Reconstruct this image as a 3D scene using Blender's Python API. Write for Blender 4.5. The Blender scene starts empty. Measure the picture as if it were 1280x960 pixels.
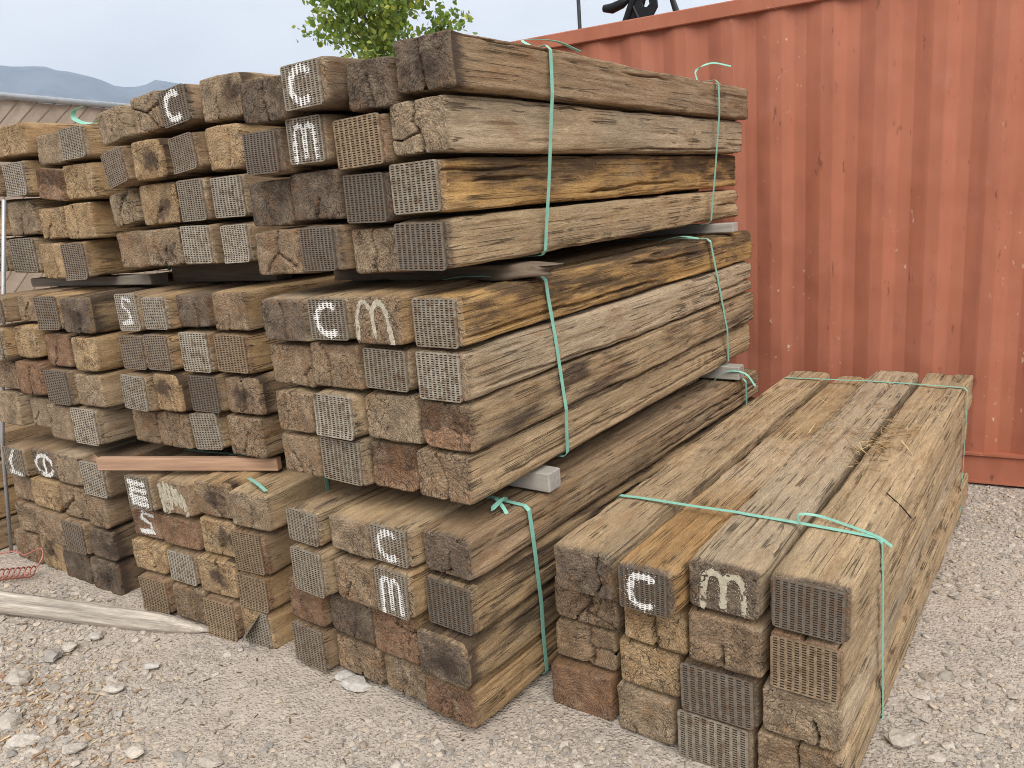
import bpy, math, random
import numpy as np
from mathutils import Matrix, Vector

random.seed(7); RNG = np.random.default_rng(11)
SC = bpy.context.scene
COL = SC.collection

# ---------------------------------------------------------------- camera, sky, sun, exposure
CAM_H = 1.797; PITCH = math.radians(13.16); ROLL = math.radians(-4.534); YAW = math.radians(34.316)
fwd = Vector((-math.sin(YAW)*math.cos(PITCH), math.cos(YAW)*math.cos(PITCH), -math.sin(PITCH)))
rgt = Vector((math.cos(YAW), math.sin(YAW), 0)); upv = rgt.cross(fwd)
r2 = rgt*math.cos(ROLL)+upv*math.sin(ROLL); u2 = -rgt*math.sin(ROLL)+upv*math.cos(ROLL)
cd = bpy.data.cameras.new('camera'); cam = bpy.data.objects.new('camera', cd); COL.objects.link(cam)
M = Matrix.Identity(4)
for i in range(3):
    M[i][0] = r2[i]; M[i][1] = u2[i]; M[i][2] = -fwd[i]
M[2][3] = CAM_H
cam.matrix_world = M
cd.sensor_width = 36.0; cd.lens = 36.0*988.9/1280; cd.clip_start = 0.05; cd.clip_end = 30000
SC.camera = cam

SUN_EL = math.radians(46); SUN_AZ = math.radians(143)      # azimuth clockwise from +Y: the sun stands behind the camera's right shoulder
w = bpy.data.worlds.new('World'); SC.world = w; w.use_nodes = True
nt = w.node_tree; nt.nodes.clear(); NN = nt.nodes.new; LK = nt.links.new
out = NN('ShaderNodeOutputWorld'); bg = NN('ShaderNodeBackground'); bg.inputs[1].default_value = 0.1
sky = NN('ShaderNodeTexSky'); sky.sky_type = 'NISHITA'; sky.sun_disc = False
sky.sun_elevation = SUN_EL; sky.sun_rotation = SUN_AZ; sky.air_density = 1.0; sky.dust_density = 2.0
tc = NN('ShaderNodeTexCoord'); mp = NN('ShaderNodeMapping'); mp.inputs['Scale'].default_value = (1, 1, 2.6)
ns = NN('ShaderNodeTexNoise'); ns.inputs['Scale'].default_value = 1.5; ns.inputs['Detail'].default_value = 5; ns.inputs['Roughness'].default_value = 0.5
rp = NN('ShaderNodeValToRGB')
rp.color_ramp.elements[0].position = 0.36; rp.color_ramp.elements[0].color = (4.6, 4.85, 5.2, 1)
rp.color_ramp.elements[1].position = 0.62; rp.color_ramp.elements[1].color = (6.75, 6.75, 6.75, 1)
mx = NN('ShaderNodeMix'); mx.data_type = 'RGBA'; mx.inputs[0].default_value = 0.93
LK(tc.outputs['Generated'], mp.inputs[0]); LK(mp.outputs[0], ns.inputs['Vector']); LK(ns.outputs[0], rp.inputs[0])
LK(sky.outputs[0], mx.inputs[6]); LK(rp.outputs[0], mx.inputs[7]); LK(mx.outputs[2], bg.inputs[0]); LK(bg.outputs[0], out.inputs[0])
sl = bpy.data.lights.new('sun', 'SUN'); sl.energy = 1.9; sl.angle = math.radians(45); sl.color = (1.0, 0.955, 0.89)
so = bpy.data.objects.new('sun', sl); COL.objects.link(so)
sdir = Vector((math.sin(SUN_AZ)*math.cos(SUN_EL), math.cos(SUN_AZ)*math.cos(SUN_EL), math.sin(SUN_EL)))
so.rotation_euler = sdir.to_track_quat('Z', 'Y').to_euler(); so.location = sdir*30
vs = SC.view_settings; vs.view_transform = 'Standard'; vs.look = 'None'; vs.exposure = 1.05; vs.gamma = 1.0; vs.use_curve_mapping = False
SC.render.engine = 'CYCLES'
cy = SC.cycles; cy.use_denoising = True; cy.denoising_input_passes = 'RGB_ALBEDO_NORMAL'; cy.denoising_prefilter = 'NONE'; cy.filter_width = 1.0; cy.max_bounces = 5; cy.diffuse_bounces = 2; cy.glossy_bounces = 2
cy.transmission_bounces = 2; cy.transparent_max_bounces = 4; cy.volume_bounces = 0; cy.caustics_reflective = False; cy.caustics_refractive = False
cy.use_adaptive_sampling = True; cy.adaptive_threshold = 0.012

# ---------------------------------------------------------------- helpers
def _h(ix, iy, iz, seed):
    n = (ix.astype(np.uint32)*np.uint32(374761393) + iy.astype(np.uint32)*np.uint32(668265263)
         + iz.astype(np.uint32)*np.uint32(2246822519) + np.uint32((seed*3266489917) & 0xffffffff))
    n = (n ^ (n >> np.uint32(13)))*np.uint32(1274126177)
    n = (n ^ (n >> np.uint32(16)))*np.uint32(2654435761)
    return ((n ^ (n >> np.uint32(15))).astype(np.float64))/4294967295.0
def noise(x, y, z, seed=0):
    """value noise in -1..1"""
    x, y, z = np.broadcast_arrays(np.asarray(x, float), np.asarray(y, float), np.asarray(z, float))
    fx, fy, fz = np.floor(x), np.floor(y), np.floor(z)
    ix, iy, iz = fx.astype(np.int64), fy.astype(np.int64), fz.astype(np.int64)
    a, b, c = x-fx, y-fy, z-fz
    a = a*a*(3-2*a); b = b*b*(3-2*b); c = c*c*(3-2*c)
    r = 0
    for dx in (0, 1):
        for dy in (0, 1):
            for dz in (0, 1):
                r = r + _h(ix+dx, iy+dy, iz+dz, seed)*(a if dx else 1-a)*(b if dy else 1-b)*(c if dz else 1-c)
    return r*2-1
def fbm(x, y, z, seed=0, o=3):
    r = 0; a = 1.0; t = 0
    for i in range(o):
        r = r + a*noise(x*2**i, y*2**i, z*2**i, seed+i*17); t += a; a *= .5
    return r/t
def sstep(a, b, x):
    t = np.clip((x-a)/(b-a), 0, 1); return t*t*(3-2*t)

def mesh(name, V, faces, mat=None, smooth=True, attrs=None, midx=None, mats=None):
    """faces: list of int arrays (n,k)"""
    me = bpy.data.meshes.new(name)
    V = np.asarray(V, np.float32); me.vertices.add(len(V)); me.vertices.foreach_set('co', V.ravel())
    faces = [np.asarray(f, np.int32) for f in faces if len(f)]
    li = np.concatenate([f.ravel() for f in faces])
    tot = np.concatenate([np.full(len(f), f.shape[1], np.int32) for f in faces])
    st = np.concatenate([[0], np.cumsum(tot)[:-1]]).astype(np.int32)
    me.loops.add(len(li)); me.loops.foreach_set('vertex_index', li)
    me.polygons.add(len(tot)); me.polygons.foreach_set('loop_start', st)
    try: me.polygons.foreach_set('loop_total', tot)
    except Exception: pass
    me.polygons.foreach_set('use_smooth', np.full(len(tot), smooth, bool))
    for m in (mats or ([mat] if mat else [])): me.materials.append(m)
    if midx is not None: me.polygons.foreach_set('material_index', np.asarray(midx, np.int32))
    for k, a in (attrs or {}).items():
        a = np.asarray(a, np.float32)
        if a.ndim == 2:
            t = me.attributes.new(k, 'FLOAT_COLOR', 'POINT'); t.data.foreach_set('color', a.ravel())
        else:
            t = me.attributes.new(k, 'FLOAT', 'POINT'); t.data.foreach_set('value', a)
    me.update(); me.validate()
    return me
def link(name, me, parent=None, loc=None, rot=None):
    o = bpy.data.objects.new(name, me); COL.objects.link(o)
    if parent is not None: o.parent = parent
    if loc is not None: o.location = loc
    if rot is not None: o.rotation_euler = rot
    return o
def tag(o, label=None, cat=None, group=None, kind=None):
    if label: o['label'] = label
    if cat: o['category'] = cat
    if group: o['group'] = group
    if kind: o['kind'] = kind
    return o
class MB:
    """collects boxes, tubes and ribbons into one mesh"""
    def __init__(s): s.V = []; s.F = {}; s.n = 0
    def add(s, V, faces):
        for f in faces: s.F.setdefault(len(f), []).append([i+s.n for i in f])
        s.V += [tuple(v) for v in V]; s.n += len(V); return s
    def box(s, x0, x1, y0, y1, z0, z1, bev=0.0, T=None):
        b = bev
        if b <= 0:
            V = [(x, y, z) for z in (z0, z1) for x, y in ((x0, y0), (x1, y0), (x1, y1), (x0, y1))]
            F = [(3, 2, 1, 0), (4, 5, 6, 7), (0, 1, 5, 4), (1, 2, 6, 5), (2, 3, 7, 6), (3, 0, 4, 7)]
        else:
            def ring(xa, xb, ya, yb, c): return [(xa+c, ya), (xb-c, ya), (xb, ya+c), (xb, yb-c), (xb-c, yb), (xa+c, yb), (xa, yb-c), (xa, ya+c)]
            V = []
            for z, k in ((z0, b), (z0+b, 0), (z1-b, 0), (z1, b)):
                V += [(px, py, z) for px, py in ring(x0+k, x1-k, y0+k, y1-k, b)]
            F = [tuple(range(7, -1, -1)), tuple(range(24, 32))]
            for r in range(3):
                for i in range(8):
                    j = (i+1) % 8; F.append((r*8+i, r*8+j, r*8+8+j, r*8+8+i))
        if T is not None: V = [tuple(T @ Vector(v)) for v in V]
        return s.add(V, F)
    def tube(s, pts, rad, n=8, cap=True):
        pts = [Vector(p) for p in pts]; m = len(pts)
        rad = rad if hasattr(rad, '__len__') else [rad]*m
        V = []; up = Vector((0.13, 0.21, 1)).normalized()
        for i, p in enumerate(pts):
            d = (pts[min(i+1, m-1)]-pts[max(i-1, 0)]).normalized()
            a = d.cross(up)
            if a.length < 1e-3: a = d.cross(Vector((1, 0, 0)))
            a.normalize(); b = a.cross(d).normalized()
            for k in range(n):
                t = 2*math.pi*k/n; V.append(tuple(p+(a*math.cos(t)+b*math.sin(t))*rad[i]))
        F = []
        for i in range(m-1):
            for k in range(n):
                j = (k+1) % n; F.append((i*n+k, i*n+n+k, i*n+n+j, i*n+j))
        if cap: F.append(tuple(range(n))); F.append(tuple(range((m-1)*n+n-1, (m-1)*n-1, -1)))
        return s.add(V, F)
    def ribbon(s, pts, side, width, thick=0.0012, closed=False):
        """flat band along pts; side: unit vector(s) across the band"""
        pts = [Vector(p) for p in pts]; m = len(pts); V = []
        sides = side if isinstance(side, list) else [side]*m
        for i, p in enumerate(pts):
            if closed: d = (pts[(i+1) % m]-pts[i-1]).normalized()
            else: d = (pts[min(i+1, m-1)]-pts[max(i-1, 0)]).normalized()
            sd = Vector(sides[i]); sd = (sd-d*sd.dot(d)).normalized(); nn = d.cross(sd).normalized()
            for a, b in ((-1, -1), (1, -1), (1, 1), (-1, 1)): V.append(tuple(p+sd*(a*width/2)+nn*(b*thick/2)))
        F = []
        for i in range(m if closed else m-1):
            a = i*4; b = ((i+1) % m)*4
            for k in range(4):
                j = (k+1) % 4; F.append((a+k, a+j, b+j, b+k))
        if not closed: F.append((3, 2, 1, 0)); e = (m-1)*4; F.append((e, e+1, e+2, e+3))
        return s.add(V, F)
    def build(s, name, mat, parent=None, smooth=False, loc=None, rot=None):
        me = mesh(name, np.array(s.V), [np.array(f) for f in s.F.values()], mat, smooth)
        return link(name, me, parent, loc, rot)

# ---------------------------------------------------------------- materials
class Nodes:
    def __init__(s, name):
        s.m = bpy.data.materials.new(name); s.m.use_nodes = True; s.t = s.m.node_tree; s.t.nodes.clear()
        s.out = s.n('ShaderNodeOutputMaterial'); s.b = s.n('ShaderNodeBsdfPrincipled'); s.l(s.b.outputs[0], s.out.inputs[0])
        s.b.inputs['Roughness'].default_value = .85; s.b.inputs['Specular IOR Level'].default_value = .25
    def n(s, t, **k):
        x = s.t.nodes.new(t)
        for a, b in k.items(): setattr(x, a, b)
        return x
    def l(s, a, b): s.t.links.new(a, b)
    def coord(s, kind='Object', scale=(1, 1, 1), seed=True):
        t = s.n('ShaderNodeTexCoord'); mpn = s.n('ShaderNodeMapping'); mpn.inputs['Scale'].default_value = scale
        if seed:
            oi = s.n('ShaderNodeObjectInfo'); mu = s.n('ShaderNodeVectorMath', operation='SCALE'); mu.inputs[0].default_value = (17, 31, 23); s.l(oi.outputs['Random'], mu.inputs[3])
            ad = s.n('ShaderNodeVectorMath', operation='ADD'); s.l(t.outputs[kind], ad.inputs[0]); s.l(mu.outputs[0], ad.inputs[1]); s.l(ad.outputs[0], mpn.inputs[0])
        else: s.l(t.outputs[kind], mpn.inputs[0])
        return mpn.outputs[0]
    def noise(s, vec, scale, detail=4, rough=.55, dist=0):
        x = s.n('ShaderNodeTexNoise'); x.inputs['Scale'].default_value = scale; x.inputs['Detail'].default_value = detail; x.inputs['Roughness'].default_value = rough; x.inputs['Distortion'].default_value = dist
        s.l(vec, x.inputs['Vector']); return x.outputs[0]
    def ramp(s, v, *st):
        r = s.n('ShaderNodeValToRGB'); e = r.color_ramp.elements
        while len(e) < len(st): e.new(.5)
        for i, (p, c) in enumerate(st):
            e[i].position = p; e[i].color = (c, c, c, 1) if not hasattr(c, '__len__') else (*c, 1)
        s.l(v, r.inputs[0]); return r.outputs[0]
    def mix(s, f, a, b, mode='MIX'):
        x = s.n('ShaderNodeMix', data_type='RGBA', blend_type=mode)
        for i, v in ((0, f), (6, a), (7, b)):
            if hasattr(v, 'links') or hasattr(v, 'is_linked'): s.l(v, x.inputs[i])
            else: x.inputs[i].default_value = v if i == 0 else (*v, 1)
        return x.outputs[2]
    def math(s, op, a, b=0.0, c=None, clamp=False):
        x = s.n('ShaderNodeMath', operation=op, use_clamp=clamp)
        for i, v in enumerate((a, b) if c is None else (a, b, c)):
            if hasattr(v, 'is_linked'): s.l(v, x.inputs[i])
            else: x.inputs[i].default_value = v
        return x.outputs[0]
    def attr(s, name):
        x = s.n('ShaderNodeAttribute', attribute_name=name); return x
    def bump(s, h, strength=.5, dist=.01, prev=None):
        x = s.n('ShaderNodeBump'); x.inputs['Strength'].default_value = strength; x.inputs['Distance'].default_value = dist
        s.l(h, x.inputs['Height'])
        if prev is not None: s.l(prev, x.inputs['Normal'])
        return x.outputs[0]
    def fin(s, col=None, normal=None, rough=None, metal=None):
        if col is not None:
            if hasattr(col, 'is_linked'): s.l(col, s.b.inputs['Base Color'])
            else: s.b.inputs['Base Color'].default_value = (*col, 1)
        if normal is not None: s.l(normal, s.b.inputs['Normal'])
        for k, v in (('Roughness', rough), ('Metallic', metal)):
            if v is None: continue
            if hasattr(v, 'is_linked'): s.l(v, s.b.inputs[k])
            else: s.b.inputs[k].default_value = v
        return s.m

def mat_tie():
    N = Nodes('weathered_tie_wood'); a = N.attr('tint'); e = a.outputs['Alpha']; col = a.outputs['Color']
    c0 = N.coord()
    def sc(v, k):
        m = N.n('ShaderNodeMapping'); m.inputs['Scale'].default_value = k; N.l(v, m.inputs[0]); return m.outputs[0]
    # noise stretched along the grain; on the sawn ends (y constant) the same field reads as pores
    fine = N.noise(sc(c0, (1, .11, 1)), 210, 4, .75)
    coarse = N.noise(sc(c0, (1, .10, 1)), 40, 4, .65, .5)
    grit = N.noise(c0, 330, 2, .7)
    rg = N.n('ShaderNodeTexWave', wave_type='RINGS', rings_direction='Y'); rg.inputs['Scale'].default_value = 30; rg.inputs['Distortion'].default_value = 9; rg.inputs['Detail'].default_value = 2; rg.inputs['Detail Scale'].default_value = 1.7
    N.l(sc(N.coord(seed=False), (1, .2, 1)), rg.inputs['Vector'])
    g = N.mix(.36, N.mix(.42, fine, coarse), grit)
    g = N.mix(N.math('MULTIPLY', e, .07), g, rg.outputs['Color'])
    val = N.ramp(g, (.36, .22), (.45, .74), (.52, 1.10), (.62, 1.75))  # grain tone, widened to put the shade of fine hollows into the colour
    val = N.mix(N.math('MULTIPLY', N.math('SUBTRACT', 1.0, e), .34), val, (1.0, 1.0, 1.0))     # planed sides are calmer than sawn ends
    c = N.mix(1.0, col, val, 'MULTIPLY')
    # checks: thin dark splits along the grain
    ck = N.noise(sc(c0, (1, .013, 1)), 32, 3, .5, .12)
    line = N.math('ABSOLUTE', N.math('SUBTRACT', ck, .5)); lm = N.ramp(line, (.0, 1.0), (.009, .9), (.019, 0.0))
    pa = N.noise(c0, 6, 3, .6)
    lin = N.math('MULTIPLY', lm, N.ramp(pa, (.44, 0), (.56, 1)))
    c = N.mix(N.math('MULTIPLY', lin, .72), c, (.035, .024, .016))
    # pale dust and warm stains
    pb = N.noise(sc(c0, (1, .3, 1)), 11, 4, .65)
    c = N.mix(N.math('MULTIPLY', N.ramp(pb, (.52, 0), (.68, 1)), .32), c, N.mix(1.0, (.40, .315, .215), val, 'MULTIPLY'))
    c = N.mix(N.math('MULTIPLY', N.ramp(pb, (.34, 1), (.46, 0)), .40), c, N.mix(1.0, (.24, .12, .05), val, 'MULTIPLY'))
    t = N.attr('tar').outputs['Fac']; tn = N.math('ADD', t, N.math('MULTIPLY', N.math('SUBTRACT', N.mix(.4, coarse, grit), .5), 1.7))
    tm = N.math('MULTIPLY', N.ramp(tn, (.42, 0), (.66, 1)), .86)
    tarc = N.mix(grit, (.018, .013, .012), (.085, .055, .040))
    c = N.mix(tm, c, tarc)
    hh = N.math('SUBTRACT', g, N.math('MULTIPLY', lin, .5))
    return N.fin(c, N.bump(hh, 1.0, .012), .88)
def mat_plate():
    N = Nodes('nail_plate_steel'); oi = N.n('ShaderNodeObjectInfo'); c0 = N.coord()
    n1 = N.noise(c0, 25, 5, .7); n2 = N.noise(c0, 7, 4, .6); n3 = N.noise(c0, 180, 3, .6)
    c = N.mix(1.0, oi.outputs['Color'], N.ramp(n1, (.3, .55), (.7, 1.4)), 'MULTIPLY')
    c = N.mix(N.ramp(n2, (.5, 0), (.68, .85)), c, N.mix(n3, (.10, .055, .03), (.22, .13, .07)))
    nb = N.bump(n3, .4, .002)
    return N.fin(c, nb, N.ramp(n1, (.3, .5), (.7, .75)), .35)
def mat_simple(name, col, var=.25, scale=20, rough=.8, metal=0.0, bump=.3, bd=.004, stretch=(1, 1, 1), col2=None, seed=True):
    N = Nodes(name); c0 = N.coord(scale=stretch, seed=seed); n1 = N.noise(c0, scale, 5, .65); n2 = N.noise(c0, scale*6, 4, .6)
    a = tuple(v*(1-var) for v in col); b = tuple(min(1, v*(1+var)) for v in (col2 or col))
    c = N.mix(N.ramp(n1, (.3, 0), (.7, 1)), a, b); c = N.mix(1.0, c, N.ramp(n2, (.25, 1-var), (.75, 1+var*.6)), 'MULTIPLY')
    return N.fin(c, N.bump(N.mix(.5, n1, n2), bump, bd) if bump else None, rough, metal)
def mat_container():
    N = Nodes('container_red_paint'); c0 = N.coord(seed=False)
    def sc(k):
        m = N.n('ShaderNodeMapping'); m.inputs['Scale'].default_value = k; N.l(c0, m.inputs[0]); return m.outputs[0]
    n1 = N.noise(c0, 1.1, 4, .6); n2 = N.noise(sc((1, 1, .16)), 9, 5, .65); n3 = N.noise(c0, 40, 4, .6)
    c = N.mix(N.ramp(n1, (.3, 0), (.7, 1)), (.340, .112, .063), (.385, .140, .085))
    c = N.mix(1.0, c, N.ramp(n2, (.25, .84), (.5, 1.0), (.75, 1.12)), 'MULTIPLY')
    c = N.mix(N.math('MULTIPLY', N.ramp(N.noise(c0, 5.5, 5, .7), (.56, 0), (.72, 1)), .22), c, (.42, .20, .15))
    # chips and scratches through the paint, dragged upright
    ch = N.noise(sc((1, 1, .45)), 42, 3, .6); area = N.ramp(N.noise(sc((1, 1, .22)), 2.6, 3, .6), (.55, 0), (.68, 1))
    cm = N.math('MULTIPLY', N.ramp(ch, (.655, 0), (.69, 1)), area)
    c = N.mix(cm, c, N.mix(n3, (.50, .36, .22), (.62, .50, .40)))
    rs = N.math('MULTIPLY', N.ramp(N.noise(sc((1, 1, .3)), 21, 4, .65), (.64, 0), (.72, 1)), .7)
    c = N.mix(rs, c, (.14, .05, .028))
    dent = N.noise(c0, 2.3, 2, .5)
    nb = N.bump(dent, .5, .05); nb = N.bump(n3, .12, .004, nb)
    return N.fin(c, nb, N.ramp(n2, (.3, .5), (.7, .68)))
def mat_ground():
    N = Nodes('dusty_gravel_ground'); c0 = N.coord(seed=False)
    n1 = N.noise(c0, .9, 4, .6); n2 = N.noise(c0, 7, 5, .65); n3 = N.noise(c0, 45, 5, .7); n4 = N.noise(c0, 260, 3, .6)
    c = N.mix(N.ramp(n1, (.35, 0), (.65, 1)), (.405, .352, .298), (.425, .38, .332))
    dust = N.ramp(N.noise(c0, 1.5, 3, .55), (.42, 1.0), (.60, .25))
    c = N.mix(1.0, c, N.ramp(n2, (.25, .84), (.75, 1.12)), 'MULTIPLY'); c = N.mix(dust, c, (.45, .38, .312)); gr = N.mix(1.0, N.ramp(n3, (.34, .52), (.48, .95), (.64, 1.30)), N.ramp(n4, (.32, .66), (.68, 1.30)), 'MULTIPLY')
    c = N.mix(1.0, c, N.mix(N.math('MULTIPLY', dust, .6), gr, (1.0, 1.0, 1.0)), 'MULTIPLY')
    vo = N.n('ShaderNodeTexVoronoi'); vo.inputs['Scale'].default_value = 75; N.l(c0, vo.inputs['Vector'])
    peb = N.ramp(vo.outputs['Distance'], (.1, 1), (.55, 0))
    h = N.mix(.5, N.mix(.5, n2, n3), peb)
    nb = N.bump(h, .8, .012); nb = N.bump(n4, .5, .003, nb)
    return N.fin(c, nb, .95)
def mat_attr(name, rough=.9, nscale=60, bump=.4, bd=.004, lo=.7, hi=1.25):
    N = Nodes(name); a = N.attr('tint'); c0 = N.coord(seed=False); n = N.noise(c0, nscale, 5, .65)
    return N.fin(N.mix(1.0, a.outputs['Color'], N.ramp(n, (.25, lo), (.75, hi)), 'MULTIPLY'), N.bump(n, bump, bd), rough)
MT = {
 'tie': mat_tie(), 'plate': mat_plate(), 'container': mat_container(), 'ground': mat_ground(),
 'slot': mat_simple('slot_shade', (.060, .044, .032), .3, 40, .9, bump=0),  # dark base colour stands in for the shade inside deep punched holes
 'lumber_dun': mat_simple('dun_spacer_lumber', (.25, .215, .175), .25, 18, .9, stretch=(.06, 1, 1), bump=.5),
 'paint': mat_simple('white_spray_paint', (.74, .72, .68), .1, 60, .7, bump=.1),
 'paint_old': mat_simple('worn_white_paint', (.50, .45, .34), .22, 60, .8, bump=.1),
 'strap': mat_simple('green_strapping', (.25, .53, .42), .12, 30, .42, bump=.1),
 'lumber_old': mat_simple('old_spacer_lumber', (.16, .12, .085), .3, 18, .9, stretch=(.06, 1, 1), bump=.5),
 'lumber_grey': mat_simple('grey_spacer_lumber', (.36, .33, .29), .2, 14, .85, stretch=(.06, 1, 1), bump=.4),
 'lumber_red': mat_simple('fresh_pink_lumber', (.37, .225, .145), .2, 22, .8, stretch=(.05, 1, 1), bump=.3, col2=(.46, .29, .19)),
 'log': mat_simple('bleached_log_wood', (.46, .40, .33), .42, 30, .85, stretch=(.05, 1, 1), bump=.6, col2=(.47, .41, .34)),
 'hose': mat_simple('red_hose_rubber', (.38, .13, .10), .15, 30, .5, bump=.1, col2=(.5, .2, .16)),
 'steel': mat_simple('galvanised_pipe', (.42, .43, .44), .15, 25, .42, .5, bump=.1),
 'black': mat_simple('black_machine_steel', (.014, .014, .016), .3, 20, .5, .2, bump=.1),
 'darkgrey': mat_simple('dark_grey_pole_paint', (.06, .065, .07), .2, 20, .5, .2, bump=.1),
 'tanfab': mat_simple('tan_screen_fabric', (.60, .47, .36), .12, 6, .9, bump=.2),
 'wire': mat_simple('fence_wire', (.22, .17, .13), .2, 20, .6, .3, bump=0),
 'mount': mat_simple('mountain_haze_blue', (.075, .10, .125), .35, .004, .95, bump=0, seed=False, col2=(.10, .125, .145)),  # bluish base colour carries part of the distance haze
 'bark': mat_simple('tree_bark', (.17, .14, .11), .3, 40, .9, stretch=(1, 1, .2), bump=.5),
 'stone': mat_attr('crushed_stone'), 'chip': mat_attr('wood_chips', nscale=90), 'straw': mat_attr('straw_strands', nscale=50, bump=.1),
}
def mat_leaf():
    N = Nodes('leaf_green'); a = N.attr('tint'); N.fin(a.outputs['Color'], None, .5)
    tr = N.n('ShaderNodeBsdfTranslucent'); N.l(N.mix(1.0, a.outputs['Color'], (1.5, 1.7, .7), 'MULTIPLY'), tr.inputs[0])
    ms = N.n('ShaderNodeMixShader'); ms.inputs[0].default_value = .4; N.l(N.b.outputs[0], ms.inputs[1]); N.l(tr.outputs[0], ms.inputs[2]); N.l(ms.outputs[0], N.out.inputs[0])
    return N.m
MT['leaf'] = mat_leaf()
# ---------------------------------------------------------------- ground
def gz(x, y):
    near = np.exp(-((np.asarray(x)+2)**2+(np.asarray(y)-2.5)**2)/60)
    return -.006+near*(.016*fbm(x*1.3, y*1.3, 0, 71, 2)+.010*fbm(x*6, y*6, 0, 72, 2)+.005*noise(x*22, y*22, 0, 73))
def axis(a, b, st, far):
    m = list(np.arange(a, b+1e-6, st)); d = st; lo = a; hi = b; L_ = []; H_ = []
    while lo > -far: d *= 1.22; lo = max(lo-d, -far); hi = min(hi+d, far); L_.append(lo); H_.append(hi)
    return np.array(L_[::-1]+m+H_)
gx = axis(-5.6, .9, .022, 7000); gy = axis(.4, 5.6, .022, 7000)
GX, GY = np.meshgrid(gx, gy, indexing='ij'); GZ = gz(GX, GY)
n1, n2 = len(gx), len(gy); ii, jj = np.meshgrid(np.arange(n1-1), np.arange(n2-1), indexing='ij'); a_ = (ii*n2+jj).ravel()
tag(link('ground', mesh('ground', np.stack([GX.ravel(), GY.ravel(), GZ.ravel()], 1), [np.stack([a_, a_+n2, a_+n2+1, a_+1], 1)], MT['ground'])), kind='structure')

# ---------------------------------------------------------------- mountains and air
def mountains():
    az = np.radians(np.linspace(-150, 100, 420)); dist = np.linspace(3300, 6600, 26)
    A, Dm = np.meshgrid(az, dist, indexing='ij')
    # ridge heights by bearing (degrees from +Y, clockwise)
    kb = np.array([-150, -110, -80, -66, -63.9, -61.5, -59.5, -57.8, -56.5, -55.7, -54, -51, -47, -40, -20, 20, 60, 100])
    kh = np.array([500, 640, 800, 862, 876, 868, 825, 768, 770, 800, 770, 720, 690, 640, 520, 420, 380, 300])
    H = np.interp(np.degrees(A), kb, kh)
    prof = np.clip(1-np.abs(Dm-5000)/1700, 0, 1); prof = prof**.8
    Zm = H*prof*(1+.0*A)+(1-prof)*prof*260*fbm(A*40, Dm/500, 0, 5, 4)-6+10*fbm(A*150, Dm/120, 0, 8, 2)*prof
    k1, k2 = A.shape; i2, j2 = np.meshgrid(np.arange(k1-1), np.arange(k2-1), indexing='ij'); q = (i2*k2+j2).ravel()
    V = np.stack([(Dm*np.sin(A)).ravel(), (Dm*np.cos(A)).ravel(), Zm.ravel()], 1)
    return tag(link('mountains', mesh('mountains', V, [np.stack([q, q+1, q+k2+1, q+k2], 1)], MT['mount'])), kind='structure')
mountains()

# ---------------------------------------------------------------- ties are placed below by the bundle tables
# ---------------------------------------------------------------- bundle geometry: (x, y, yaw, z) of each bundle's right front bottom corner
BUN = {
'A1':(-1.496,1.844,-0.0717,0.018),'A2':(-1.468,1.889,-0.0383,0.840),'A3':(-1.451,1.908,-0.0208,1.593),
'B1':(-2.588,1.906,0.0444,-0.002),'B2':(-2.668,2.045,-0.0047,0.805),'B3':(-2.617,2.115,-0.0008,1.611),
'C1':(-3.707,1.883,0.0114,-0.004),'C2':(-3.652,1.923,0.0199,0.791),'C3':(-3.695,2.062,0.0290,1.570),
'R':(-0.404,2.062,-0.0427,0.0),'D1':(-5.06,1.80,0.01,0.0)}
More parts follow.
